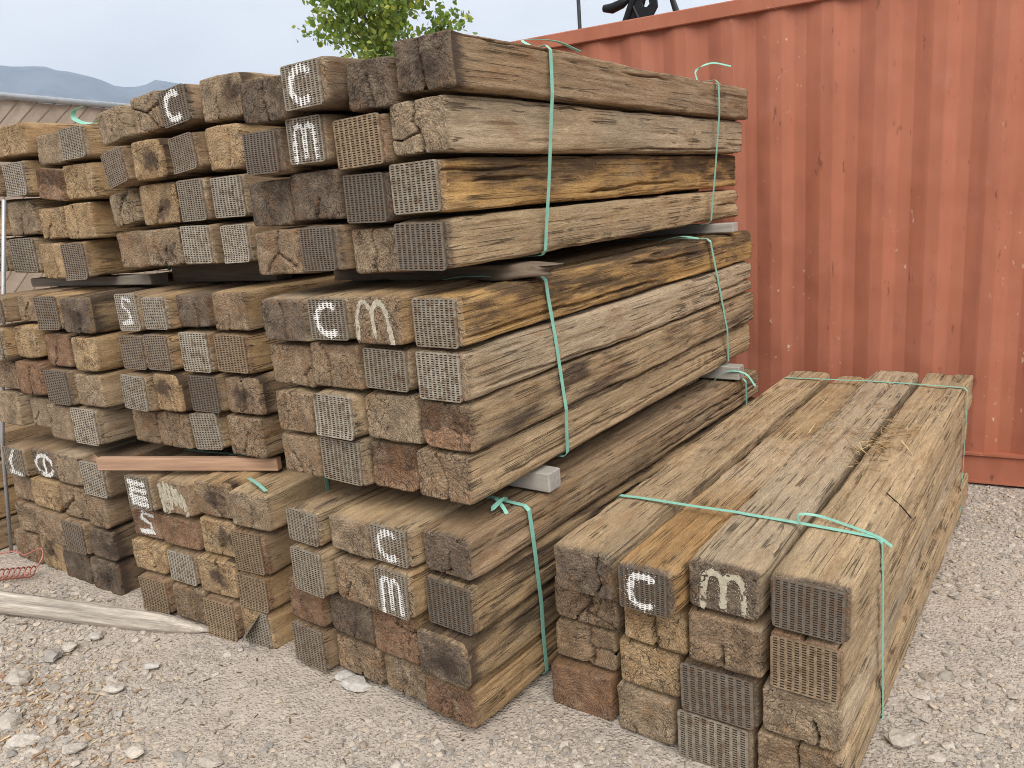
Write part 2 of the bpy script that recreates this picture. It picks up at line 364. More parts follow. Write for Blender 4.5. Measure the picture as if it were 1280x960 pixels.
# per row (top first), per column (left first): front offset, centre x, width, base z, height (mm, in the bundle's own frame)
TIES = {
'A1':[[(-58,-741,196,572,150),(-31,-520,232,566,150),(-42,-299,202,586,152),(0,-83,222,572,156)],
 [(-80,-729,210,380,185),(-47,-504,224,381,177),(-57,-296,185,397,184),(0,-90,221,378,181)],
 [(-26,-861,234,188,176),(-16,-612,252,186,180),(-33,-360,238,188,192),(-40,-117,234,184,182)],
 [(-17,-873,214,-2,186),(14,-625,262,2,169),(-1,-369,230,10,161),(-10,-130,240,12,156)]],
'A2':[[(-23,-794,257,509,169),(-28,-549,225,526,161),(-37,-317,230,522,171),(0,-91,213,520,166)],
 [(-4,-830,243,336,169),(-17,-574,262,348,173),(5,-323,231,357,156),(0,-94,219,347,169)],
 [(-32,-805,217,164,169),(-33,-586,213,176,169),(10,-342,262,174,180),(0,-93,225,177,167)],
 [(-1,-825,219,-10,171),(-13,-600,223,-10,183),(22,-369,230,-10,181),(0,-129,242,-4,177)]],
'A3':[[(-53,-729,234,504,154),(-69,-503,210,525,152),(-8,-295,199,497,159),(0,-80,224,524,162)],
 [(-46,-777,205,342,158),(-27,-570,201,358,162),(-3,-351,228,332,160),(0,-118,232,348,169)],
 [(15,-848,236,167,171),(8,-602,248,175,174),(1,-364,219,158,167),(0,-144,214,175,166)],
 [(-12,-822,254,-5,169),(-22,-590,202,6,166),(19,-374,223,-10,163),(0,-145,226,4,160)]],
'B1':[[(-6,-791,195,536,175),(13,-568,244,531,171),(15,-320,243,555,171),(0,-72,244,547,166)],
 [(43,-860,248,360,160),(29,-596,269,362,157),(20,-331,248,369,181),(0,-101,205,348,191)],
 [(28,-857,262,196,161),(18,-607,219,191,165),(12,-359,262,183,183),(0,-119,204,177,167)],
 [(4,-835,222,8,180),(11,-594,251,-2,189),(-4,-353,221,-8,188),(0,-133,211,-8,182)]],
'B2':[[(-48,-753,193,535,179),(-35,-554,196,544,162),(-18,-337,229,553,155),(0,-106,225,544,173)],
 [(-51,-766,203,359,168),(-48,-559,202,363,175),(-21,-347,214,363,185),(0,-123,226,362,179)],
 [(-97,-749,223,173,176),(-76,-537,193,178,182),(-23,-329,216,184,173),(0,-100,236,185,174)],
 [(-20,-831,208,-10,176),(-28,-599,248,-10,182),(-13,-362,218,-6,181),(0,-128,242,-10,192)]],
'B3':[[(-60,-750,220,538,150),(-30,-534,203,556,164),(-31,-328,197,560,162),(0,-98,248,570,176)],
 [(-75,-749,185,355,167),(-70,-546,215,375,172),(-11,-336,198,379,158),(0,-119,228,377,186)],
 [(-24,-830,206,186,162),(-21,-582,270,185,187),(-16,-335,203,190,185),(0,-124,213,195,175)],
 [(-8,-851,258,2,180),(-25,-585,262,8,174),(-32,-339,220,9,175),(0,-126,198,11,172)]],
'C1':[[(-8,-832,218,545,171),(21,-583,262,555,164),(10,-320,246,559,174),(0,-83,220,536,183)],
 [(31,-907,242,376,154),(21,-635,285,374,178),(10,-352,262,369,186),(0,-122,185,358,175)],
 [(21,-915,276,183,183),(5,-634,272,183,188),(-7,-374,229,183,183),(0,-145,222,183,172)],
 [(33,-1020,280,-8,188),(28,-735,268,-8,188),(12,-460,270,-8,188),(0,-185,258,-8,188)]],
'C2':[[(-48,-722,182,589,144),(5,-532,191,586,150),(-2,-321,223,552,178),(0,-84,243,539,184)],
 [(-52,-764,200,408,167),(-9,-549,222,410,173),(4,-309,249,368,178),(0,-73,217,359,177)],
 [(-16,-862,263,226,169),(-5,-590,269,216,188),(-7,-335,228,185,180),(0,-100,234,185,171)],
 [(-28,-896,262,31,192),(23,-644,225,22,179),(8,-416,223,-10,192),(0,-182,237,-10,192)]],
'C3':[[(-20,-711,228,606,160),(-25,-477,232,603,160),(-3,-242,230,545,150),(0,-20,205,551,156)],
 [(-54,-715,192,431,160),(-28,-511,208,418,175),(-2,-288,230,369,161),(0,-48,243,371,174)],
 [(-20,-860,228,237,186),(11,-604,262,232,182),(7,-348,228,197,168),(0,-108,243,193,175)],
 [(-6,-902,242,53,179),(5,-652,251,38,191),(0,-411,223,8,186),(0,-189,214,4,186)]],
'R':[[(-69,-755,222,535,166),(-78,-537,196,530,160),(-10,-317,226,551,166),(0,-76,226,546,172)],
 [(23,-820,262,359,166),(21,-562,236,352,160),(6,-317,247,361,179),(0,-83,214,358,183)],
 [(41,-847,261,183,166),(30,-595,234,174,172),(22,-346,256,172,176),(0,-93,241,192,163)],
 [(42,-862,262,-8,184),(21,-611,222,-8,178),(6,-364,262,-8,176),(0,-99,258,8,178)]],
'D1':[[(0,-110,225,530,165)],[(10,-105,230,354,170)],[(0,-115,228,178,172)],[(5,-110,235,0,174)]],
}
# look of each tie: [P plate] end tone, crack 0-2, [t tar on the end] [l/r plate light or rusty] / side tone : painted mark
LOOK = {
'A1':['Pg/t g0/t Pg:C/t d1/b','Pg/t b1/b Pg:m/o Pd/T','r0/b d1/b r2/o dt0/T','Pb/b b1/b g1/g r1/o'],
'A2':['d1/g Pg:C/t b0:M/o Pg/O','b1/b b2/b Pg/b Pl/g','b0/t Pl/t g0/g r0h/s','b2/t Pg/g r0h/t b2/t'],
'A3':['d1/d Pg:C/d d1/d d2t/b','Pd/b Pg:m/b Pr/b g2/g','d0/b d1/d Pd/d Pg/O','b2/b Pd/b g2/b Pd/t'],
'B1':['Pg:E/b b0:W/t b1t/o g1/t','r0:S/b r0/b o1t/o Pr/b','o1/o Pl/b o2t/o Pr/o','Pr/b b0/b Pr/b o0Q/o'],
'B2':['Pl:S/b Pl/o d2/d b1/o','Pb/b Pb/o Pl/b Pr/o','Pl/b o1t/o Pd/b b2t/b','b0/o b2/b Pl/o b1/b'],
'B3':['g1/g g2/b Pd:C/b g1t/t','Pb/b o0t/o Pb/b o2/o','g2/g o1t/o Pg/r Pl/b','b0/b g1t/b Pl/b Pl/b'],
'C1':['Pg:L/b d0:B/b g0/g Pl/d','b0/b o1/o b2/b b1/b','b0/b b0/b Pb/b dt0/d','b1/b o1t/b d0/b dt1/d'],
'C2':['Pb/b b1/b Pb/o d1t/D','Pg/o o0/o r1/b o0/o','b0/b r2/r Pd/b g0/t','g0/g g1/g g0/g Pl/g'],
'C3':['o0/o o0/o g0/g Pg/o','b0/b Pl/o r0h/o o0/o','o0/o g1/g o1/o o2/o','Pg/g Pg/g o1/o Pb/o'],
'R':['d2/t Pd:C/p d0:m/g Pd/t','b2/b o2/o b1/b Pr/t','b2/t o0/o Pd/b g2/g','r0/r g1/g Pg/b b2/t'],
'D1':['o0/b','o1/o','b1/o','o0/b']}
ROLLS = {('B3',1,0):-.17,('B3',2,0):-.15,('B3',1,2):-.08,('B3',0,2):-.10,('B3',0,0):-.10,('B3',0,1):-.08,('C3',1,2):.12,('B2',3,2):-.10,('B2',2,0):.03,('R',1,1):.02,('B3',3,0):-.03,('A3',1,2):-.02,('A3',0,3):.0}
TONE = {'d':(.135,.100,.072),'b':(.255,.176,.110),'g':(.275,.203,.132),'o':(.365,.250,.138),'r':(.215,.126,.076)}
SIDE = {'p':(.42,.29,.16),'t':(.435,.312,.182),'g':(.43,.328,.215),'o':(.42,.275,.140),'O':(.49,.295,.112),'b':(.315,.215,.128),'d':(.20,.138,.088),'T':(.435,.298,.160),'s':(.45,.32,.185),'D':(.29,.20,.11),'r':(.27,.155,.088)}
PLATE = {'':(.28,.24,.19),'l':(.37,.325,.26),'g':(.285,.245,.19),'d':(.175,.145,.115),'r':(.30,.22,.14),'b':(.235,.19,.145)}

def bworld(b, x, y, z):
    bx, by, yw, bz = BUN[b]; c, s = math.cos(yw), math.sin(yw)
    return Vector((bx+c*x-s*y, by+s*x+c*y, bz+z))

# end splits seen on single ties: polylines in face coordinates, half width in mm
CRK = {
('A3',0,3): [([(.47,1),(.46,.7),(.50,.45),(.50,.25)],2.5),([(.50,.3),(.49,.15),(.52,0)],6)],
('A3',1,3): [([(.45,1),(.47,.75),(.40,.6),(.50,.45),(.56,.25),(.55,0)],4.5),([(.0,.35),(.2,.3),(.5,.42)],2.5)],
('A3',3,2): [([(.5,1),(.47,.7),(.53,.45),(.45,.2),(.48,0)],3.5)], ('A3',3,0): [([(.5,.5),(.2,.1)],2.5),([(.5,.5),(.85,.2)],2.5),([(.5,.5),(.55,.95)],2.5)],
('A3',0,0): [([(.55,1),(.52,.5),(.58,0)],3)], ('A2',0,0): [([(.45,1),(.48,.5),(.5,0)],2.2)],
('A2',3,3): [([(.38,1),(.5,.7),(.58,.4),(.55,.2)],2.5),([(.55,.22),(.56,.1),(.53,0)],8)], ('A2',1,1): [([(.25,1),(.38,.6),(.36,0)],2.5)],
('A2',1,0): [([(.85,0),(.8,.3),(.95,.5)],3)], ('A2',3,0): [([(.5,0),(.45,.3),(.3,.5)],3),([(.75,0),(.72,.25)],3)],
('R',0,0): [([(.78,.9),(.72,.6),(.80,.35),(.68,.05)],3.5)], ('R',1,0): [([(.66,1),(.62,.75),(.60,.5),(.40,.25),(.35,0)],4),([(.62,.72),(.5,.35),(.9,.1)],3)],
('R',1,1): [([(.52,1),(.50,.5),(.53,0)],5)], ('R',1,2): [([(.47,0),(.46,.2),(.48,.45)],4.5)],
('R',2,0): [([(.60,1),(.58,.6),(.60,.4)],4),([(.6,.45),(.8,.5),(1,.48)],3.5),([(.6,.45),(.63,.25),(.52,0)],8)],
('R',2,3): [([(.68,0),(.70,.25),(.64,.5)],5)], ('R',3,3): [([(.48,1),(.5,.5),(.49,0)],3.5)], ('R',3,1): [([(.3,.2),(.35,0)],2.5)],
('B3',1,3): [([(.66,.85),(.63,.4),(.58,.05)],4)], ('B2',2,3): [([(.48,1),(.55,.55),(.50,.3),(.42,0)],4)], ('B2',0,2): [([(.6,0),(.62,.4),(.55,.7)],2.5)],
('B2',3,1): [([(.35,1),(.38,.4),(.35,0)],3)], ('B3',0,1): [([(.1,.7),(.5,.5),(.95,.6)],3),([(.5,.5),(.9,.0)],3)], ('A1',2,2): [([(.55,1),(.6,.75),(.75,.68),(.98,.7)],4)],
('B1',2,2): [([(.52,1),(.55,.5),(.50,0)],4)], ('C3',2,3): [([(.35,1),(.40,.5),(.38,0)],3)], ('C2',2,1): [([(.45,0),(.5,.5),(.6,.8)],3.5)],
}
# ---------------------------------------------------------------- one tie
def tie_mesh(w, h, L, seed, hi, endc, sidec, side, crack, plate, tar_end, half, fixed=None):
    rs = np.random.default_rng(seed)
    nx, nz = (56, 46) if hi else (30, 24)
    rad = rs.uniform(.013, .028, 4)                         # corner wear: bl, br, tr, tl
    if rs.random() < .35: rad[rs.integers(4)] = rs.uniform(.032, .05)
    def section(u, v):
        x = u*w/2; z = v*h/2
        r = np.where(v < 0, np.where(u < 0, rad[0], rad[1]), np.where(u < 0, rad[3], rad[2]))
        qx = np.maximum(np.abs(x)-(w/2-r), 0); qz = np.maximum(np.abs(z)-(h/2-r), 0)
        ln = np.hypot(qx, qz); mxq = np.maximum(qx, qz); k = np.where((qx > 0) & (qz > 0), mxq/np.maximum(ln, 1e-9), 1.0)
        return np.sign(x)*(np.abs(x)-qx+qx*k), np.sign(z)*(np.abs(z)-qz+qz*k)
    us = np.linspace(-1, 1, nx); vs_ = np.linspace(-1, 1, nz)
    U, V = np.meshgrid(us, vs_, indexing='ij')
    # cracks on the end: polylines in metres
    cr = []
    if not plate and crack:
        cx, cz = rs.uniform(-.03, .03), rs.uniform(-.02, .03)
        n = 1 if crack == 1 else rs.integers(2, 4)
        base = rs.uniform(-2.3, -.9)
        for i in range(n):
            an = base+i*rs.uniform(1.7, 2.6)
            p = [np.array([cx, cz])]; d = np.array([math.cos(an), math.sin(an)])
            ln = 1.0/max(abs(d[0])/(w/2), abs(d[1])/(h/2))*1.15 if (i == 0 or crack == 2) else rs.uniform(.03, .07)
            for k in range(1, 5):
                p.append(np.array([cx, cz])+d*ln*k/4+rs.normal(0, .006, 2))
            cr.append((p, rs.uniform(.0032, .005) if crack == 1 else rs.uniform(.0042, .0075), i == 0 or crack == 2))
    if fixed and not plate:
        cr = [([np.array([(u-.5)*w, (v-.5)*h]) for u, v in pl_], wi/1000, True) for pl_, wi in fixed]
    def cdist(x, z):
        best = np.full(np.shape(x), 9.0); tt = np.zeros(np.shape(x)); wd = np.full(np.shape(x), .004); vx = np.zeros(np.shape(x)); vz = np.zeros(np.shape(x))
        for p, wi, _ in cr:
            for k in range(len(p)-1):
                a, b = p[k], p[k+1]; ab = b-a; t = np.clip(((x-a[0])*ab[0]+(z-a[1])*ab[1])/max(ab@ab, 1e-9), 0, 1)
                dx, dz = x-(a[0]+t*ab[0]), z-(a[1]+t*ab[1]); d = np.hypot(dx, dz); m = d < best
                best = np.where(m, d, best); tt = np.where(m, (k+t)/(len(p)-1), tt); wd = np.where(m, wi, wd); vx = np.where(m, dx, vx); vz = np.where(m, dz, vz)
        return best, tt, wd, vx, vz
    # ---- end cap
    X, Z = section(U, V)
    bd = np.minimum(np.minimum(w/2-np.abs(X), h/2-np.abs(Z)), 1)
    ins = .012 if hi else .0145; Xc, Zc = X*(1-ins/w*2), Z*(1-ins/h*2)
    amp = .0012 if plate else .0045
    Y = amp*fbm(Xc*28+seed, Zc*28, 0, seed, 3) + (0 if plate else .0022*noise(Xc*120, Zc*120, 3, seed+5)+.006*fbm(Xc*7, Zc*7, 1.5, seed+9, 2))
    Y = Y - Y.min()*.5
    cap_c = np.zeros((nx, nz))
    if cr:
        d, t, wd, vx, vz = cdist(Xc, Zc)
        inner = (bd > .004) & (d < .014)
        f = np.where(inner & (d > 1e-6), (np.clip(d, 0, .014)/.014)**.75, 1.0)       # draw the mesh towards the split
        f = np.where(inner, (np.clip(d, 1e-6, .014)/.014)**.8, 1.0)
        Xc = Xc-vx*(1-f); Zc = Zc-vz*(1-f)
        d2 = d*f
        g = np.clip(1-d2/(wd*(.55+.6*t)), 0, 1)
        Y = Y+.05*np.sqrt(g); cap_c = g
    # ---- perimeter order (counter-clockwise seen from the front)
    pi = [(i, 0) for i in range(nx)]+[(nx-1, j) for j in range(1, nz)]+[(i, nz-1) for i in range(nx-2, -1, -1)]+[(0, j) for j in range(nz-2, 0, -1)]
    pidx = np.array([i*nz+j for i, j in pi]); P = len(pi)
    px, pz = X.ravel()[pidx], Z.ravel()[pidx]
    tx = np.roll(px, -1)-np.roll(px, 1); tz = np.roll(pz, -1)-np.roll(pz, 1); tl = np.hypot(tx, tz)+1e-9
    nxm, nzm = tz/tl, -tx/tl
    if hi: ys = np.concatenate([[.005, .012, .022, .036, .055], np.linspace(.08, L-.01, 104), [L]])
    else: ys = np.array([.006, .014, .028, .055, .10, .17, .28, .45, .7, 1.0, 1.4, 1.8, 2.2, L-.05, L])
    R = len(ys); YY = np.repeat(ys[:, None], P, 1); XX = np.repeat(px[None], R, 0); ZZ = np.repeat(pz[None], R, 0)
    disp = .0045*fbm(XX*13, YY*1.6, ZZ*13, seed+1, 2)+.0018*noise(XX*75, YY*3, ZZ*75, seed+2)
    if hi: disp = disp+.0013*noise(XX*150, YY*8, ZZ*150, seed+3)-.011*sstep(.25, .65, fbm(XX*9, YY*1.4, ZZ*9, seed+4, 3))-.005*sstep(.3, .6, noise(XX*40, YY*4, ZZ*40, seed+8))
    else: disp = disp-.010*sstep(.3, .6, fbm(XX*10, YY*2.2, ZZ*10, seed+4, 2))
    # frayed long edges
    edge = np.exp(-(np.minimum(w/2-np.abs(XX), h/2-np.abs(ZZ))+0)/.01)*np.exp(-np.maximum(w/2-np.abs(XX), h/2-np.abs(ZZ))/.02)
    disp = disp-.017*edge*np.clip(.15+noise(XX*5, YY*2.6, ZZ*5, seed+6)+.45*noise(XX*9, YY*11, ZZ*9, seed+7), 0, 1.3)
    disp = disp*(.25+.75*sstep(.0, .09, YY))
    if cr:
        d, t, wd, _, _ = cdist(px*.97, pz*.97)
        g = np.clip(1-d/(wd*1.6), 0, 1); disp = disp-(g[None]*.022*np.exp(-YY/.22))
    disp = disp-(.0062 if hi else .0088)*np.exp(-YY/.05)*(1+.6*noise(XX*8, ZZ*8, 0, seed+14))-.0015
    if hi:
        sp = np.concatenate([[0], np.cumsum(np.hypot(np.diff(px), np.diff(pz)))])
        for k in range(12):
            s0 = rs.uniform(w*.05, 2*w+h); y0 = rs.uniform(-.3, L-.3); ln = rs.uniform(.3, 1.5); wdt = rs.uniform(.003, .0055)
            path = s0+.03*fbm(ys*1.1, seed+k*3.1, 0, seed+k, 2)+.004*noise(ys*14, k, 0, seed)
            ta = np.clip(np.minimum(ys-y0, y0+ln-ys)/.15, 0, 1)
            g = np.clip(1-np.abs(sp[None]-path[:, None])/(wdt*(.6+.9*ta[:, None])), 0, 1)*ta[:, None]
            disp = disp-.022*np.sqrt(g)
    bend = .006*np.sin(ys/L*math.pi*rs.uniform(.6, 1.2)+rs.uniform(0, 3)); bend -= bend[0]
    XX = XX+nxm[None]*disp+bend[:, None]; ZZ = ZZ+nzm[None]*disp
    YY = YY.copy(); YY[-1] += .006*noise(px*30, pz*30, 0, seed)
    nc = nx*nz
    Vt = np.concatenate([np.stack([Xc.ravel(), Y.ravel(), Zc.ravel()], 1), np.stack([XX.ravel(), YY.ravel(), ZZ.ravel()], 1)])
    Vt[:, 2] += h/2
    ii, jj = np.meshgrid(np.arange(nx-1), np.arange(nz-1), indexing='ij'); a = (ii*nz+jj).ravel()
    F1 = np.stack([a, a+nz, a+nz+1, a+1], 1)
    k = np.arange(P); k2 = (k+1) % P
    Fs = [np.stack([pidx[k], nc+k, nc+k2, pidx[k2]], 1)]
    for r in range(R-1): Fs.append(np.stack([nc+r*P+k, nc+(r+1)*P+k, nc+(r+1)*P+k2, nc+r*P+k2], 1))
    back = (nc+(R-1)*P+k[::-1])[None]
    # ---- colour of the wood itself
    n = len(Vt); isend = np.zeros(n); isend[:nc] = 1
    isend[nc:] = (1-sstep(.004, .03, YY+.009*noise(XX*30, YY*20, ZZ*30, seed+12))).ravel()
    if ys[-1] == L: isend[nc+(R-1)*P:] = 1
    x, y, z = Vt[:, 0], Vt[:, 1], Vt[:, 2]
    v1 = fbm(x*9+seed, y*.9, z*9, seed+20, 3); v2 = fbm(x*22, y*4, z*22, seed+21, 2)
    sc_ = np.array(sidec)[None]*(1+.26*v1+.14*v2)[:, None]
    warm = sstep(.0, .5, fbm(x*6, y*1.3, z*6, seed+22, 2))[:, None]
    sc_ = sc_*(1-warm*.35)+np.array([.40, .265, .135])*warm*.35*(np.mean(sidec)/.28)
    if side == 'p':                                          # rusty front third, fresh torn wood, then weathered
        yy_ = y+.18*fbm(x*8, y*3, z*8, seed+50, 3)
        k1 = sstep(.75, .35, yy_)[:, None]; k2 = (sstep(.7, .95, yy_)*sstep(1.5, 1.15, yy_))[:, None]
        sc_ = sc_*(1-k1*.8)+np.array([.40, .225, .085])*(1+.3*v2)[:, None]*k1*.8; sc_ = sc_*(1-k2*.6)+np.array([.52, .40, .27])*k2*.6
    e1 = fbm(x*16, 0, z*16, seed+23, 3)
    ec = np.array(endc)[None]*(1+.42*e1)[:, None]
    rim = sstep(.25, .0, np.minimum(w/2-np.abs(x), np.minimum(z, h-z))/.12)[:, None]*sstep(-.3, .4, noise(x*14, 0, z*14, seed+24))[:, None]
    ec = ec*(1-.45*rim)+np.array(sidec)*.8*rim*.45
    tar = np.zeros(n)
    if tar_end:
        cx, cz = rs.uniform(-.03, .07), h/2+rs.uniform(-.02, .03)
        tar = np.maximum(tar, isend*(.80-np.hypot((x-cx)/.085, (z-cz)/.06)*.42+.25*fbm(x*30, 0, z*30, seed+40, 2)))
        tar = np.where(isend > .5, tar, np.where(x > w*.2, .95-y/.16, 0))
    if half:
        ec = ec*np.where(z > h*.45+.015*noise(x*20, 0, 0, seed), .55, 1.25)[:, None]
    if side not in 'OTsD':
        tar = np.maximum(tar, np.where(isend < .4, .20+.42*(fbm(x*5, y*1.5, z*8, seed+30, 3)+.3*noise(x*25, y*9, z*25, seed+31)), 0))
    if side in 'OTsD':
        m = {'O': .50, 'T': .61, 's': .46, 'D': .56}[side]
        band = fbm(x*4, y*1.7, z*9, seed+30, 3)+.35*noise(x*25, y*9, z*25, seed+31)
        up = np.clip(z/h, 0, 1) if side == 'O' else .5
        tar = np.maximum(tar, np.where(isend < .4, m+.42*band+.25*(up-.5), 0))
    rgb = sc_*(1-isend[:, None])+ec*isend[:, None]
    rgba = np.concatenate([np.clip(rgb, .008, .6), isend[:, None]], 1)
    me = mesh('tie_wood', Vt, [F1]+Fs+[back], MT['tie'], True, {'tint': rgba, 'tar': np.clip(tar, 0, 1)})
    return me, (Xc, Zc+h/2, Y)

# ---------------------------------------------------------------- slotted end plates (nail plates), shared meshes of 1 x 1
PC, PR = 9, 20
def plate_mesh(kind):
    V = []; F = []; mi = []
    fx = (0, .20, .80, 1); fz = (0, .26, .74, 1)
    xs = [-.5+.02+.96*(c+f)/PC for c in range(PC) for f in fx[:-1]]+[.48]
    zs = [-.5+.02+.96*(r+f)/PR for r in range(PR) for f in fz[:-1]]+[.48]
    xs = [-.5]+xs+[.5]; zs = [-.5]+zs+[.5]
    nxx, nzz = len(xs), len(zs)
    def vid(i, j): return i*nzz+j
    for xx in xs:
        for zz in zs: V.append([xx, 0.0, zz])
    for i in range(nxx-1):
        for j in range(nzz-1):
            slot = 0 < i < nxx-2 and 0 < j < nzz-2 and (i-1) % 3 == 1 and (j-1) % 3 == 1
            q = [vid(i, j), vid(i+1, j), vid(i+1, j+1), vid(i, j+1)]
            if not slot: F.append(q); mi.append(0)
            else:
                b = len(V)
                for k in q: V.append([V[k][0], .0042, V[k][2]])
                for a in range(4):
                    c = (a+1) % 4; F.append([q[a], q[c], b+c, b+a]); mi.append(0 if a == 2 else 1)
                F.append([b, b+1, b+2, b+3]); mi.append(1)
    # rim
    loop = [vid(i, 0) for i in range(nxx)]+[vid(nxx-1, j) for j in range(1, nzz)]+[vid(i, nzz-1) for i in range(nxx-2, -1, -1)]+[vid(0, j) for j in range(nzz-2, 0, -1)]
    b = len(V)
    for k in loop: V.append([V[k][0], .007, V[k][2]])
    for k in range(len(loop)):
        k2 = (k+1) % len(loop); F.append([loop[k], b+k, b+k2, loop[k2]]); mi.append(0)
    V = np.array(V)
    x, z = V[:, 0].copy(), V[:, 2].copy()
    # round the four corners
    r = .06; qx = np.maximum(np.abs(x)-(.5-r), 0); qz = np.maximum(np.abs(z)-(.5-r), 0); ln = np.hypot(qx, qz); k = np.where((qx > 0) & (qz > 0), np.maximum(qx, qz)/np.maximum(ln, 1e-9), 1)
    V[:, 0] = np.sign(x)*(np.abs(x)-qx+qx*k); V[:, 2] = np.sign(z)*(np.abs(z)-qz+qz*k)
    if kind == 1: V[:, 1] -= .006*np.clip(np.abs(z)-.3, 0, 1)*5*(z < 0)
    if kind == 2: V[:, 1] -= .004*np.cos(x*3)*np.cos(z*3)
    if kind == 3:
        s = np.clip((-x+z-.20)/1.414, 0, 2); V[:, 0] += s*1.45/1.414; V[:, 2] -= s*1.45/1.414; V[:, 1] -= .16*s
    return mesh('plate', V, [np.array(F)], None, False, midx=mi, mats=[MT['plate'], MT['slot']])
PLM = [plate_mesh(k) for k in range(4)]

# ---------------------------------------------------------------- sprayed marks: strokes in face coordinates 0..1
def arc(cx, cy, rx, ry, a0, a1, n=16): return [(cx+rx*math.cos(math.radians(a0+(a1-a0)*i/n)), cy+ry*math.sin(math.radians(a0+(a1-a0)*i/n))) for i in range(n+1)]
MARK = {
 'C': ([arc(.52, .50, .30, .36, 55, 300)], .0145),
 'm': ([[(.20, .06), (.22, .50)]+arc(.36, .52, .14, .30, 180, 0, 8)+[(.50, .16)], [(.50, .16), (.51, .55)]+arc(.645, .52, .14, .30, 180, 0, 8)+[(.80, .12)]], .012),
 'M': ([[(.10, .12), (.12, .55)]+arc(.28, .55, .16, .34, 180, 10, 8)+[(.45, .20)], [(.45, .20), (.46, .60)]+arc(.60, .60, .14, .28, 170, 20, 8)+[(.78, .30), (.80, .04)]], .0105),
 'S': ([[(.74, .80), (.40, .88), (.34, .66), (.62, .50), (.64, .30), (.24, .20)], [(.26, .20), (.70, .22)]], .011),
 'E': ([[(.18, .82), (.80, .78)], [(.20, .60), (.84, .58)], [(.18, .38), (.82, .36)], [(.24, .20), (.84, .18)], [(.24, .82), (.24, .20)]], .016),
 'W': ([[(.10, .82), (.14, .12)], [(.22, .88), (.26, .10)], [(.34, .84), (.38, .22)], [(.46, .80), (.52, .36)], [(.58, .72), (.66, .30)], [(.70, .58), (.82, .10)]], .017),
 'L': ([[(.62, .92), (.34, .52), (.44, .16)], [(.26, .12), (.84, .10)]], .014),
 'B': ([arc(.48, .45, .34, .36, 20, 340), [(.48, .78), (.48, .22)]], .013)}
def mark_object(code, tie, w, h, plate, surf, seed):
    rs = np.random.default_rng(seed)
    if plate: ox, oz, fw_, fh_, yy = plate
    else: ox, oz, fw_, fh_ = 0, h/2, w*.94, h*.92
    s = .0021; nx, nz = int(fw_/s), int(fh_/s)
    gx = (np.arange(nx)+.5)*s; gz = (np.arange(nz)+.5)*s
    GX, GZ = np.meshgrid(gx, gz, indexing='ij'); d = np.full(GX.shape, 9.0)
    strokes, wd = MARK[code]
    for st in strokes:
        for (a, b), (c, e) in zip(st[:-1], st[1:]):
            a, c = a*fw_, c*fw_; b, e = b*fh_, e*fh_; ab = np.array([c-a, e-b]); t = np.clip(((GX-a)*ab[0]+(GZ-b)*ab[1])/max(ab@ab, 1e-9), 0, 1)
            d = np.minimum(d, np.hypot(GX-a-t*ab[0], GZ-b-t*ab[1]))
    lim = wd*(.80+.55*fbm(GX*38, GZ*38, seed*.37, seed, 3))
    keep = (d < lim) & (rs.random(d.shape) < np.clip(1.6-d/lim*.8+.5*noise(GX*160, GZ*160, 2, seed+1), .1, 1))
    keep |= (d < wd*2.6) & (rs.random(d.shape) < .10*np.exp(-(d-wd)/.006)*(d >= lim))
    if plate:
        u = (GX/fw_-.02)/.96*PC % 1; v = (GZ/fh_-.02)/.96*PR % 1
        keep &= ~((u > .21) & (u < .79) & (v > .27) & (v < .73))
    I, J = np.nonzero(keep)
    V = []; X0 = GX[I, J]-fw_/2+ox; Z0 = GZ[I, J]-fh_/2+oz
    if plate: yv = [np.full(len(I), yy-.0008)]*4
    else:
        SX, SZ, SY = surf
        u = np.clip((X0/w+.5), 0, 1)*(SX.shape[0]-1); v = np.clip(Z0/h, 0, 1)*(SX.shape[1]-1)
        i0 = np.clip(u.astype(int), 0, SX.shape[0]-2); j0 = np.clip(v.astype(int), 0, SX.shape[1]-2); a = u-i0; b = v-j0
        y0 = SY[i0, j0]*(1-a)*(1-b)+SY[i0+1, j0]*a*(1-b)+SY[i0, j0+1]*(1-a)*b+SY[i0+1, j0+1]*a*b
        y0 = np.minimum(y0, np.minimum(np.minimum(SY[i0, j0], SY[i0+1, j0]), np.minimum(SY[i0, j0+1], SY[i0+1, j0+1]))+.002); yv = [y0-.0018]*4
    hs = s*.5
    Vt = np.stack([np.stack([X0+a*hs, yv[k], Z0+b*hs], 1) for k, (a, b) in enumerate(((-1, -1), (1, -1), (1, 1), (-1, 1)))], 1).reshape(-1, 3)
    return link('paint_mark', mesh('paint', Vt, [np.arange(len(Vt)).reshape(-1, 4)], MT['paint_old' if code in 'MmW' and not plate else 'paint'], False), tie)

